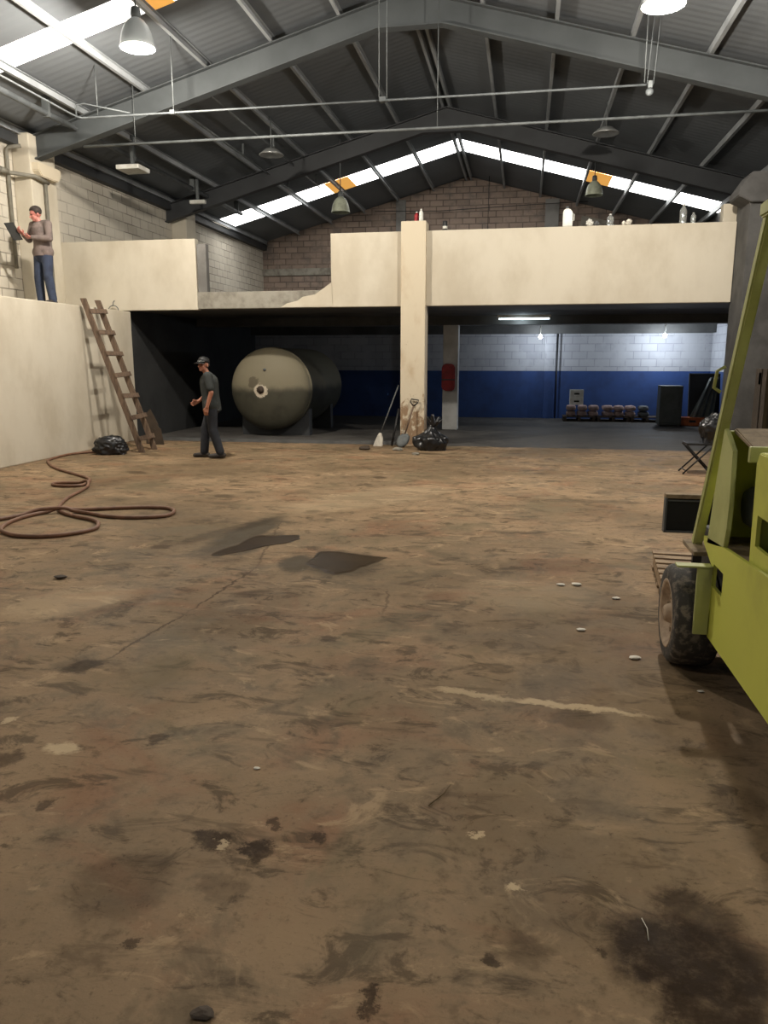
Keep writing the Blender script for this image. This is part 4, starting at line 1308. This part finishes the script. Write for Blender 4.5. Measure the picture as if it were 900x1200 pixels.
# skirt with step hole
def plate_with_hole(outer, hole, x0, x1):
    """outer polygon and hole polygon in (y, z), as a solid plate"""
    b2 = bmesh.new()
    f = b2.faces.new([b2.verts.new((x0, p[0], p[1])) for p in outer])
    ys = [p[0] for p in hole]
    zs = [p[1] for p in hole]
    for co, no in (((x0, min(ys), 0), (0, 1, 0)), ((x0, max(ys), 0), (0, 1, 0)), ((x0, 0, min(zs)), (0, 0, 1)), ((x0, 0, max(zs)), (0, 0, 1))):
        bmesh.ops.bisect_plane(b2, geom=b2.verts[:] + b2.edges[:] + b2.faces[:], plane_co=co, plane_no=no)
    gone = []
    for f in b2.faces:
        c_ = f.calc_center_median()
        if min(ys) < c_.y < max(ys) and min(zs) < c_.z < max(zs):
            gone.append(f)
    bmesh.ops.delete(b2, geom=gone, context='FACES')
    bmesh.ops.triangulate(b2, faces=b2.faces[:])
    r_ = bmesh.ops.extrude_face_region(b2, geom=b2.faces[:])
    bmesh.ops.translate(b2, verts=[v for v in r_['geom'] if isinstance(v, bmesh.types.BMVert)], vec=(x1 - x0, 0, 0))
    mb = MB(); mb.merge(b2)
    return mb


skp = [(3.99, 0.255), (4.0, 0.62), (4.22, 0.70), (4.22, 0.735), (3.88, 0.763), (3.19, 0.809), (2.2, 0.83), (2.2, 0.30), (2.9, 0.275)]
skh = [(3.97, 0.645), (3.78, 0.645), (3.78, 0.53), (3.97, 0.53)]
obj('side_skirt', plate_with_hole(skp, skh, X0, X0 + 0.018), MAT['green'], fk)
obj('side_skirt', plate_with_hole(skp, skh, X1 - 0.018, X1), MAT['green'], fk)
obj('step_recess', MB().box(X0 + 0.075, X0 + 0.2, 3.7, 3.98, 0.48, 0.7), MAT['interior'], fk)
obj('chassis', MB().box(X0 + 0.08, X1 - 0.08, 2.2, 4.6, 0.2, 0.72, 0.02), MAT['interior'], fk)
# wheel arch flange and fender plate
fl = MB()
fl.box(X0 - 0.075, X0 - 0.004, 3.965, 3.985, 0.27, 0.622, 0.004)
fl.box(X0 - 0.175, X0 - 0.004, 3.96, 4.03, 0.622, 0.632, 0.003)
obj('fender', fl, MAT['green_pale'], fk)
obj('fender_dirt', MB().box(X0 - 0.05, X0 + 0.06, 4.2, 4.5, 0.625, 0.65, 0.006), MAT['dirt_metal'], fk, 'dirt caked plate at the foot of the slanting bar')
# floor of the cab
obj('cab_floor', MB().box(X0 + 0.02, X1 - 0.02, 3.5, 4.18, 0.72, 0.752, 0.006), MAT['dirt_metal'], fk, 'dirt covered cab floor')
# cowl
cw = MB()
cw.prism([(4.15, 0.71), (4.08, 1.0), (3.985, 1.325), (3.92, 1.30), (3.80, 1.235), (3.78, 1.0), (3.79, 0.86), (3.82, 0.765), (3.95, 0.74)], 0, X0 + 0.0, X0 + 0.022, 0.004)
obj('cowl_side', cw, MAT['green_pale'], fk, 'faded green cowl side with bent edge')
obj('cowl_front', MB().prism([(4.15, 0.7), (4.19, 0.7), (4.03, 1.31), (3.99, 1.31)], 0, X0 + 0.02, X1 - 0.02), MAT['green'], fk)
obj('dashboard', MB().prism([(3.66, 1.265), (3.66, 1.245), (4.02, 1.3), (4.0, 1.325)], 0, X0 + 0.05, X1 - 0.05, 0.006), MAT['dirt_metal'], fk, 'dusty tan dashboard top')
obj('dashboard_lip', MB().box(X0 + 0.03, X1 - 0.03, 3.635, 3.665, 1.2, 1.272, 0.006), MAT['green_pale'], fk)
obj('cab_interior', MB().box(X0 + 0.22, X1 - 0.22, 3.85, 4.1, 0.77, 1.22, 0.02), MAT['interior'], fk)
obj('brake_drum', MB().lathe([(0.0, 0), (0.08, 0), (0.1, 0.03), (0.1, 0.1), (0.0, 0.1)], (1.08, 3.92, 0.95), 'x', 28), MAT['galv_dim'], fk)
obj('steering_column', MB().tube([(1.5, 3.95, 0.8), (1.5, 3.5, 1.38)], 0.03, 10), MAT['black'], fk)
sw = []
for k in range(28):
    a = k * 2 * PI / 28
    sw.append(Vector((1.5 + 0.18 * math.cos(a), 3.5 + 0.18 * math.sin(a) * 0.79, 1.39 + 0.18 * math.sin(a) * 0.61)))
obj('steering_wheel', MB().tube(sw, 0.014, 8, closed=True).bar((1.33, 3.5, 1.39), (1.67, 3.5, 1.39), 0.025, 0.015), MAT['black'], fk)
# hood with side slot
hd = plate_with_hole([(3.5, 0.77), (3.52, 1.2), (3.48, 1.262), (2.3, 1.262), (2.2, 1.2), (2.2, 0.83)], [(3.44, 0.865), (3.44, 1.0), (3.2, 1.0), (3.2, 0.865)], X0 + 0.03, X0 + 0.048)
obj('hood_side', hd, MAT['green'], fk)
obj('hood_slot', MB().box(X0 + 0.09, X0 + 0.2, 3.15, 3.46, 0.8, 1.05), MAT['interior'], fk)
obj('hood', MB().prism([(3.5, 0.77), (3.52, 1.2), (3.48, 1.262), (2.3, 1.262), (2.2, 1.2), (2.2, 0.77)], 0, X0 + 0.21, X1 - 0.04, 0.012).prism([(3.524, 1.2), (3.482, 1.265), (2.3, 1.265), (2.3, 1.2)], 0, X0 + 0.026, X0 + 0.25, 0.008).box(X0 + 0.05, X0 + 0.25, 3.47, 3.505, 0.77, 1.22), MAT['green'], fk)
obj('seat', MB().box(1.25, 1.75, 2.6, 3.1, 1.26, 1.38, 0.03).bar((1.5, 2.62, 1.35), (1.5, 2.5, 1.85), 0.5, 0.1, (0, 1, 0.2), 0.03), MAT['black'], fk)
obj('counterweight', MB().prism([(2.2, 0.22), (1.75, 0.3), (1.68, 0.7), (1.8, 1.2), (2.2, 1.25)], 0, X0, X1, 0.05), MAT['green'], fk)
# overhead guard
lb, lt_ = Vector((0, 4.42, 0.645)), Vector((0, 3.56, 2.26))
for x in (X0 - 0.0, X1 - 0.08):
    obj('guard_leg', MB().bar((x + 0.01, lb.y, lb.z), (x + 0.01, lt_.y, lt_.z), 0.05, 0.055, (0, 1, 0.5), 0.008), MAT['green_pale'], fk)
    obj('guard_leg', MB().bar((x, 2.1, 1.2), (x, 2.3, 2.26), 0.06, 0.06, (0, 1, 0), 0.008), MAT['green_pale'], fk)
gd = MB()
for x in (X0, X1 - 0.08):
    gd.bar((x, 3.6, 2.26), (x, 2.25, 2.26), 0.06, 0.06, (0, 0, 1), 0.008)
for k in range(8):
    y = 2.3 + k * 0.18
    gd.bar((X0, y, 2.27), (X1 - 0.08, y, 2.27), 0.02, 0.04)
obj('guard_roof', gd, MAT['green_pale'], fk)
obj('guard_lug', MB().tube([(X0 - 0.045, 3.93, 1.50), (X0 - 0.075, 3.94, 1.52), (X0 - 0.075, 3.9, 1.60), (X0 - 0.045, 3.88, 1.62)], 0.008, 8), MAT['green_pale'], fk)
# wheels
def wheel(x0, x1, y, r, hub_side=-1):
    w = obj('tyre', MB().lathe([(r * 0.66, 0), (r * 0.70, -0.004), (r * 0.9, 0.0), (r * 0.97, 0.015), (r, 0.045), (r, x1 - x0 - 0.045), (r * 0.97, x1 - x0 - 0.015), (r * 0.9, x1 - x0), (r * 0.66, x1 - x0)], (x0, y, r), 'x', 48, caps=False), MAT['rubber'], fk)
    hub = MB().lathe([(0.0, -0.012), (0.04, -0.012), (0.048, 0.0), (0.06, 0.03), (0.12, 0.042), (r * 0.52, 0.04), (r * 0.6, 0.004), (r * 0.66, -0.006), (r * 0.69, -0.004), (r * 0.69, x1 - x0)], (x0, y, r), 'x', 40)
    h_ = obj('rim', hub, MAT['tan_rim'], w, 'dusty tan wheel rim')
    nut = MB()
    for k in range(6):
        a = k * PI / 3 + 0.3
        nut.lathe([(0, 0.018), (0.013, 0.018), (0.013, 0.045), (0, 0.045)], (x0, y + 0.09 * math.cos(a), r + 0.09 * math.sin(a)), 'x', 6, smooth=False)
    for k in range(6):
        a = k * PI / 3
    me = nut.done()
    bmesh.ops.recalc_face_normals(me, faces=me.faces[:])
    mo = bpy.data.meshes.new('wheel_nuts'); me.to_mesh(mo); me.free()
    hub_o = h_
    mo.materials.append(MAT['dirt_metal'])
    mo.transform(Matrix.Translation(-root_loc(w)))
    no_ = bpy.data.objects.new('wheel_nuts', mo); COL.objects.link(no_); no_.parent = w
    return w


wheel(0.82, 1.05, 4.28, 0.277)
wheel(1.85, 2.08, 4.28, 0.277)
wheel(1.12, 1.3, 2.55, 0.235)
wheel(1.72, 1.9, 2.55, 0.235)
# mast, carriage, forks
for x in (1.40, 1.72):
    mm = MB()
    mm.box(x, x + 0.13, 4.98, 5.0, 0.1, 1.6); mm.box(x, x + 0.02, 4.9, 5.12, 0.1, 1.6); mm.box(x + 0.11, x + 0.13, 4.9, 5.12, 0.1, 1.6)
    obj('mast_rail', mm, MAT['dark_wood'], fk, 'dark brown mast rail')
obj('mast_crossbar', MB().box(1.4, 1.85, 5.0, 5.06, 1.5, 1.58, 0.005).box(1.4, 1.85, 5.0, 5.06, 0.3, 0.4, 0.005), MAT['interior'], fk)
obj('mast_foot', MB().box(1.4, 1.85, 4.55, 4.99, 0.15, 0.35, 0.01), MAT['interior'], fk)
cg = obj('carriage', MB().box(1.01, 2.02, 5.55, 5.59, 0.475, 0.71, 0.006).box(1.4, 1.85, 5.05, 5.56, 0.5, 0.68), MAT['black'], fk)
obj('carriage_bar', MB().box(1.0, 2.03, 5.53, 5.6, 0.705, 0.735, 0.006), MAT['dirt_metal'], cg, 'dusty top bar')
obj('carriage_rim', MB().box(1.0, 1.014, 5.53, 5.6, 0.465, 0.71, 0.003).box(1.0, 2.03, 5.53, 5.6, 0.462, 0.476, 0.003).box(1.02, 2.0, 5.535, 5.55, 0.685, 0.695), MAT['tail'], cg)
for x in (1.22, 1.75):
    obj('fork', MB().prism([(5.58, 0.72), (5.62, 0.72), (5.62, 0.085), (6.55, 0.075), (6.55, 0.065), (5.58, 0.045)], 0, x, x + 0.09), MAT['black'], fk)

# ------------------------------------------------------------------ people
VOX = 0.0065


def hand(mb, wrist, direction, palm_n, thumb, curl=0.6, s=1.0):
    """palm and five fingers; direction = wrist to knuckles, palm_n = way the palm faces, thumb = side the thumb leaves"""
    d = Vector(direction).normalized()
    t = Vector(thumb); t = (t - d * t.dot(d)).normalized()
    n = Vector(palm_n); n = (n - d * n.dot(d) - t * n.dot(t)).normalized()
    w = Vector(wrist)
    k = w + d * 0.085 * s
    for o in (-0.03, -0.01, 0.01, 0.03):
        mb.cap(w + t * o * 0.6 * s, k + t * o * s, 0.014 * s, 0.0125 * s, 10)
    for o, L in ((0.031, 0.066), (0.0105, 0.076), (-0.0105, 0.07), (-0.031, 0.055)):
        p = k + t * o * s
        a = 0.0
        for seg, f in ((0.45, 0.35), (0.32, 0.8), (0.23, 0.6)):
            a += curl * f
            q = p + (d * math.cos(a) + n * math.sin(a)) * L * seg * s * 1.15
            mb.cap(p, q, 0.0092 * s, 0.0082 * s, 8)
            p = q
    p = w + d * 0.03 * s + t * 0.028 * s
    q = p + (d * 0.55 + t * 0.65 + n * 0.3).normalized() * 0.038 * s
    mb.cap(p, q, 0.013 * s, 0.0105 * s, 8)
    mb.cap(q, q + (d * 0.85 + t * 0.15 + n * 0.4).normalized() * 0.032 * s, 0.0102 * s, 0.0085 * s, 8)


def person(label, J, head_yaw, head_pitch, top_mat, leg_mat, skin, sleeve_long, extra):
    """J: joints in the figure's own frame, x = its right, y = the way it faces, z = up"""
    V = {k: Vector(v) for k, v in J.items()}
    t = thing('person', label, 'person', (0, 0, 0))
    # --- body, one continuous surface
    mb = MB()
    mb.cap(V['pelvis'], V['waist'], 0.125, 0.12, 20)
    mb.cap(V['waist'], V['chest'], 0.12, 0.135, 20)
    mb.cap(V['shL'], V['shR'], 0.062, 0.062, 16)
    mb.cap(V['chest'], V['neck'], 0.09, 0.052, 16)
    mb.cap(V['neck'], V['head'] - Vector((0, 0, 0.05)), 0.052, 0.05, 16)
    for s in 'LR':
        mb.cap(V['sh' + s], V['el' + s], 0.05, 0.04)
        mb.cap(V['el' + s], V['wr' + s], 0.04, 0.027)
        mb.cap(V['hip' + s], V['kn' + s], 0.085, 0.056)
        mb.cap(V['kn' + s], V['an' + s], 0.054, 0.036)
        toe = V['an' + s] + V['foot' + s]
        mb.cap(V['an' + s] + Vector((0, 0, -0.035)), toe + Vector((0, 0, -0.045)), 0.04, 0.03)
    H = V['head']
    rot = Matrix.Rotation(head_yaw, 3, 'Z') @ Matrix.Rotation(head_pitch, 3, 'X')
    def hp(x, y, z):
        return H + rot @ Vector((x, y, z))
    mb.ell(hp(0, -0.012, 0.025), (0.078, 0.097, 0.098), rot=rot)      # skull
    mb.ell(hp(0, 0.022, -0.055), (0.058, 0.066, 0.062), rot=rot)      # jaw
    mb.ell(hp(0, 0.062, -0.095), (0.026, 0.024, 0.02), rot=rot)       # chin
    mb.ell(hp(0, 0.07, 0.02), (0.056, 0.024, 0.018), rot=rot)         # brow
    mb.cap(hp(0, 0.086, 0.0), hp(0, 0.108, -0.036), 0.009, 0.014, 8)  # nose
    for sx_ in (-1, 1):
        mb.ell(hp(sx_ * 0.036, 0.066, -0.03), (0.022, 0.022, 0.02), rot=rot)   # cheek
        mb.ell(hp(sx_ * 0.08, -0.012, -0.012), (0.009, 0.02, 0.031), rot=rot)  # ear
        mb.cap(hp(sx_ * 0.01, 0.084, -0.062), hp(0, 0.086, -0.062), 0.008, 0.009, 8)
    for s in 'LR':
        hand(mb, V['wr' + s], V['hd' + s], V['pn' + s], V['th' + s], extra.get('curl' + s, 0.6))
    body = obj('body', evaluated(mb, [('REMESH', dict(mode='VOXEL', voxel_size=VOX)), ('SMOOTH', dict(factor=0.5, iterations=2))]), skin, t)
    for sx_ in (-1, 1):
        obj('eye', MB().ell(hp(sx_ * 0.031, 0.0835, 0.0), (0.013, 0.008, 0.007), 10, 6, rot=rot), MAT['eye'], t)
    obj('mouth', MB().ell(hp(0, 0.0905, -0.064), (0.022, 0.006, 0.006), 10, 6, rot=rot), MAT['lip'], t)
    # --- clothes
    sm = MB()
    fr = 1.16
    hem = V['pelvis'] + Vector((0, 0, -0.06))
    sm.cap(hem, V['waist'], 0.158, 0.148, 24)
    sm.cap(V['waist'], V['chest'], 0.148, 0.158, 24)
    sm.cap(V['shL'], V['shR'], 0.078, 0.078, 18)
    sm.cap(V['chest'], V['neck'] + Vector((0, 0, -0.035)), 0.12, 0.062, 18)
    sm.cap(V['hipL'] + Vector((-0.005, 0, 0.03)), V['hipR'] + Vector((0.005, 0, 0.03)), 0.119, 0.119, 20)
    for s in 'LR':
        sm.cap(V['sh' + s], V['el' + s].lerp(V['sh' + s], 0.0 if sleeve_long else 0.25), 0.075, 0.066 if not sleeve_long else 0.057)
        if sleeve_long:
            sm.cap(V['el' + s], V['wr' + s].lerp(V['el' + s], 0.08), 0.058, 0.042)
    bs = evaluated(sm, [('REMESH', dict(mode='VOXEL', voxel_size=0.01)), ('SMOOTH', dict(factor=0.5, iterations=4))])
    cut = bmesh.ops.bisect_plane(bs, geom=bs.verts[:] + bs.edges[:] + bs.faces[:], plane_co=V['pelvis'] + Vector((0, 0, -0.09 if not sleeve_long else -0.06)), plane_no=(0, 0, 1), clear_inner=True)
    bmesh.ops.holes_fill(bs, edges=[e_ for e_ in bs.edges if e_.is_boundary])
    obj('shirt', bs, top_mat, t)
    tr = MB()
    tr.cap(V['pelvis'] + Vector((0, 0, -0.02)), V['pelvis'] + Vector((0, 0, 0.09)), 0.15, 0.14, 24)
    for s in 'LR':
        tr.cap(V['hip' + s], V['kn' + s], 0.105, 0.08)
        tr.cap(V['kn' + s], V['an' + s] + Vector((0, 0, 0.015)), 0.083, 0.072)
    obj('trousers', evaluated(tr, [('REMESH', dict(mode='VOXEL', voxel_size=0.01)), ('SMOOTH', dict(factor=0.5, iterations=4))]), leg_mat, t)
    for s in 'LR':
        an, ft = V['an' + s], V['foot' + s]
        sh = MB()
        hl = an - ft.normalized() * 0.05 + Vector((0, 0, -0.04))
        to = an + ft * 1.1 + Vector((0, 0, -0.05))
        sh.cap(hl, an + ft * 0.4 + Vector((0, 0, -0.04)), 0.047, 0.046)
        sh.cap(an + ft * 0.4 + Vector((0, 0, -0.042)), to, 0.046, 0.037)
        sh.cap(an + Vector((0, 0, 0.01)), an + Vector((0, 0, -0.04)), 0.048, 0.05)
        bm_ = evaluated(sh, [('REMESH', dict(mode='VOXEL', voxel_size=0.008)), ('SMOOTH', dict(factor=0.5, iterations=2))])
        fz = an.z - 0.082
        for v_ in bm_.verts:
            v_.co.z = max(v_.co.z, fz)
        obj('shoe', bm_, MAT['shoe'], t)
    return t, hp, rot, V


# the walking man: frame x = his right, y = forwards
JW = dict(pelvis=(0, 0.0, 0.90), waist=(0, 0.02, 1.06), chest=(0, 0.035, 1.28), neck=(0, 0.07, 1.44), head=(0, 0.115, 1.575),
          shL=(-0.165, 0.03, 1.385), shR=(0.165, 0.06, 1.385), elL=(-0.235, -0.03, 1.12), wrL=(-0.225, 0.05, 0.88), elR=(0.22, 0.06, 1.12), wrR=(0.16, 0.25, 0.96),
          hdL=(0.05, 0.25, -1), pnL=(1, 0.2, 0), thL=(0.2, 1, 0.2), hdR=(-0.15, 0.8, -0.35), pnR=(-1, 0, 0.0), thR=(-0.2, 0.3, 1),
          hipL=(-0.09, 0.0, 0.88), hipR=(0.09, 0.0, 0.88), knL=(-0.1, -0.01, 0.49), knR=(0.1, 0.14, 0.50), anL=(-0.1, -0.12, 0.095), anR=(0.1, 0.18, 0.085), footL=(-0.02, 0.15, -0.0), footR=(0.02, 0.15, 0.0))
wk, hp, rot, V = person('man walking in dark T-shirt, dark trousers and black cap before the tank', JW, R(58), R(4), MAT['tee'], MAT['trouser'], MAT['skin'], False, dict(curlL=0.75, curlR=0.95))
# cap
cpm = MB()
cpm.lathe([(0.088, 0.03), (0.091, 0.06), (0.084, 0.095), (0.06, 0.122), (0.02, 0.134), (0, 0.135)], (0, 0, 0), 'z', 24, caps=False)
for v_ in cpm.bm.verts:
    v_.co = hp(v_.co.x * 0.97, v_.co.y * 1.16 - 0.008, v_.co.z)
cap_o = obj('cap', evaluated(cpm, [('SOLIDIFY', dict(thickness=0.004))]), MAT['black'], wk, 'black cap')
bmr = MB()
rows = []
for i in range(5):
    row = []
    for j in range(13):
        a = (j / 12 - 0.5) * R(125)
        rr = 0.098 + 0.012 * i
        row.append(bmr.bm.verts.new(hp(math.sin(a) * rr * 0.86, math.cos(a) * rr + (0.012 * i) * math.cos(a), 0.036 - 0.005 * i - 0.012 * (math.sin(a) ** 2))))
    rows.append(row)
for A, B in zip(rows, rows[1:]):
    for j in range(12):
        bmr.bm.faces.new((A[j], A[j + 1], B[j + 1], B[j]))
obj('brim', evaluated(bmr, [('SOLIDIFY', dict(thickness=0.005))]), MAT['black'], cap_o)
stp = MB().tube([hp(0.093 * math.sin(a) * 0.99, 0.108 * math.cos(a) - 0.006, 0.052) for a in [R(-55 + 11 * k) for k in range(11)]], 0.006, 6)
obj('cap_stripe', stp, MAT['collar'], cap_o, 'pale stripe above the brim')
hr = MB().ell(hp(0, -0.035, 0.0), (0.082, 0.085, 0.06), rot=rot)
obj('hair', hr, MAT['hair'], wk)
cl = MB()
cpts = [V['neck'] + Vector((0.068 * math.cos(a), 0.062 * math.sin(a) - 0.002, -0.012 - 0.05 * max(0, math.sin(a)))) for a in [k * 2 * PI / 20 for k in range(20)]]
cl.tube(cpts, 0.013, 8, closed=True)
obj('collar', cl, MAT['collar'], wk, 'pale grey collar')
wk.location = (-5.2, 12.42, 0.0)
wk.rotation_euler = (0, 0, R(104))

# the man on the platform
JM = dict(pelvis=(0, 0.0, 0.90), waist=(0, 0.0, 1.06), chest=(0, 0.02, 1.27), neck=(0.0, 0.035, 1.42), head=(0.03, 0.075, 1.545),
          shL=(-0.175, 0.01, 1.37), shR=(0.175, 0.01, 1.37), elL=(-0.25, 0.06, 1.12), wrL=(-0.03, 0.26, 1.13), elR=(0.25, 0.06, 1.13), wrR=(0.14, 0.27, 1.18),
          hdL=(1, 0.2, 0.15), pnL=(0, -0.3, 1), thL=(0, 0.8, 0.6), hdR=(0.1, 0.6, 0.5), pnR=(-0.6, 0, 0.6), thR=(-0.7, 0.2, 0.3),
          hipL=(-0.09, 0.0, 0.88), hipR=(0.09, 0.0, 0.88), knL=(-0.115, 0.03, 0.49), knR=(0.12, 0.03, 0.49), anL=(-0.14, -0.01, 0.085), anR=(0.135, 0.0, 0.085), footL=(-0.03, 0.15, 0), footR=(0.04, 0.15, 0))
mn_, hp, rot, V = person('man in grey-brown shirt and blue jeans standing on the platform reading a dark folder', JM, R(-22), R(-16), MAT['shirt'], MAT['jeans'], MAT['skin_red'], True, dict(curlL=0.5, curlR=0.9))
hm = MB().ell(hp(0, -0.02, 0.045), (0.094, 0.108, 0.094), rot=rot)
bm_ = evaluated(hm, [])
for v_ in bm_.verts:
    l = rot.inverted() @ (v_.co - V['head'])
    if l.y > 0.03 and l.z < 0.055:
        v_.co -= rot @ Vector((0, (l.y - 0.03) * 0.9, 0))
obj('hair', bm_, MAT['hair'], mn_)
cl = MB()
cl.tube([V['neck'] + Vector((0.066 * math.cos(a), 0.06 * math.sin(a), -0.01 - 0.03 * max(0, math.sin(a)))) for a in [k * 2 * PI / 20 for k in range(20)]], 0.015, 8, closed=True)
obj('collar', cl, MAT['shirt'], mn_)
MANZ = R(165)
mn_.location = (-8.5, 13.0, ZB)
mn_.rotation_euler = (0, 0, MANZ)
# the folder he holds, a thing of its own
fo = thing('folder', 'dark open folder held up by the man on the platform', 'folder', (0, 0, 0))
fo_m = MB()
fo_m.bar((0.17, 0.36, 1.08), (0.30, 0.42, 1.37), 0.2, 0.012, (-0.8, 0.1, 0.5), 0.003)
obj('cover', fo_m, MAT['black'], fo)
obj('pages', MB().bar((0.165, 0.363, 1.09), (0.29, 0.421, 1.36), 0.185, 0.006, (-0.8, 0.1, 0.5)), MAT['interior'], fo)
for ch in fo.children:
    for v_ in ch.data.vertices:
        pass
fo.location = mn_.location
fo.rotation_euler = mn_.rotation_euler

# ------------------------------------------------------------------ world and view
wd = bpy.data.worlds.new('world')
scene.world = wd
wd.use_nodes = True
bg = wd.node_tree.nodes['Background']
bg.inputs[0].default_value = (0.62, 0.68, 0.78, 1)
bg.inputs[1].default_value = 0.22
vs = scene.view_settings
scene.display_settings.display_device = 'sRGB'
vs.view_transform = 'Standard'
vs.look = 'None'
vs.exposure = 0.0
vs.gamma = 1.0
vs.use_curve_mapping = False
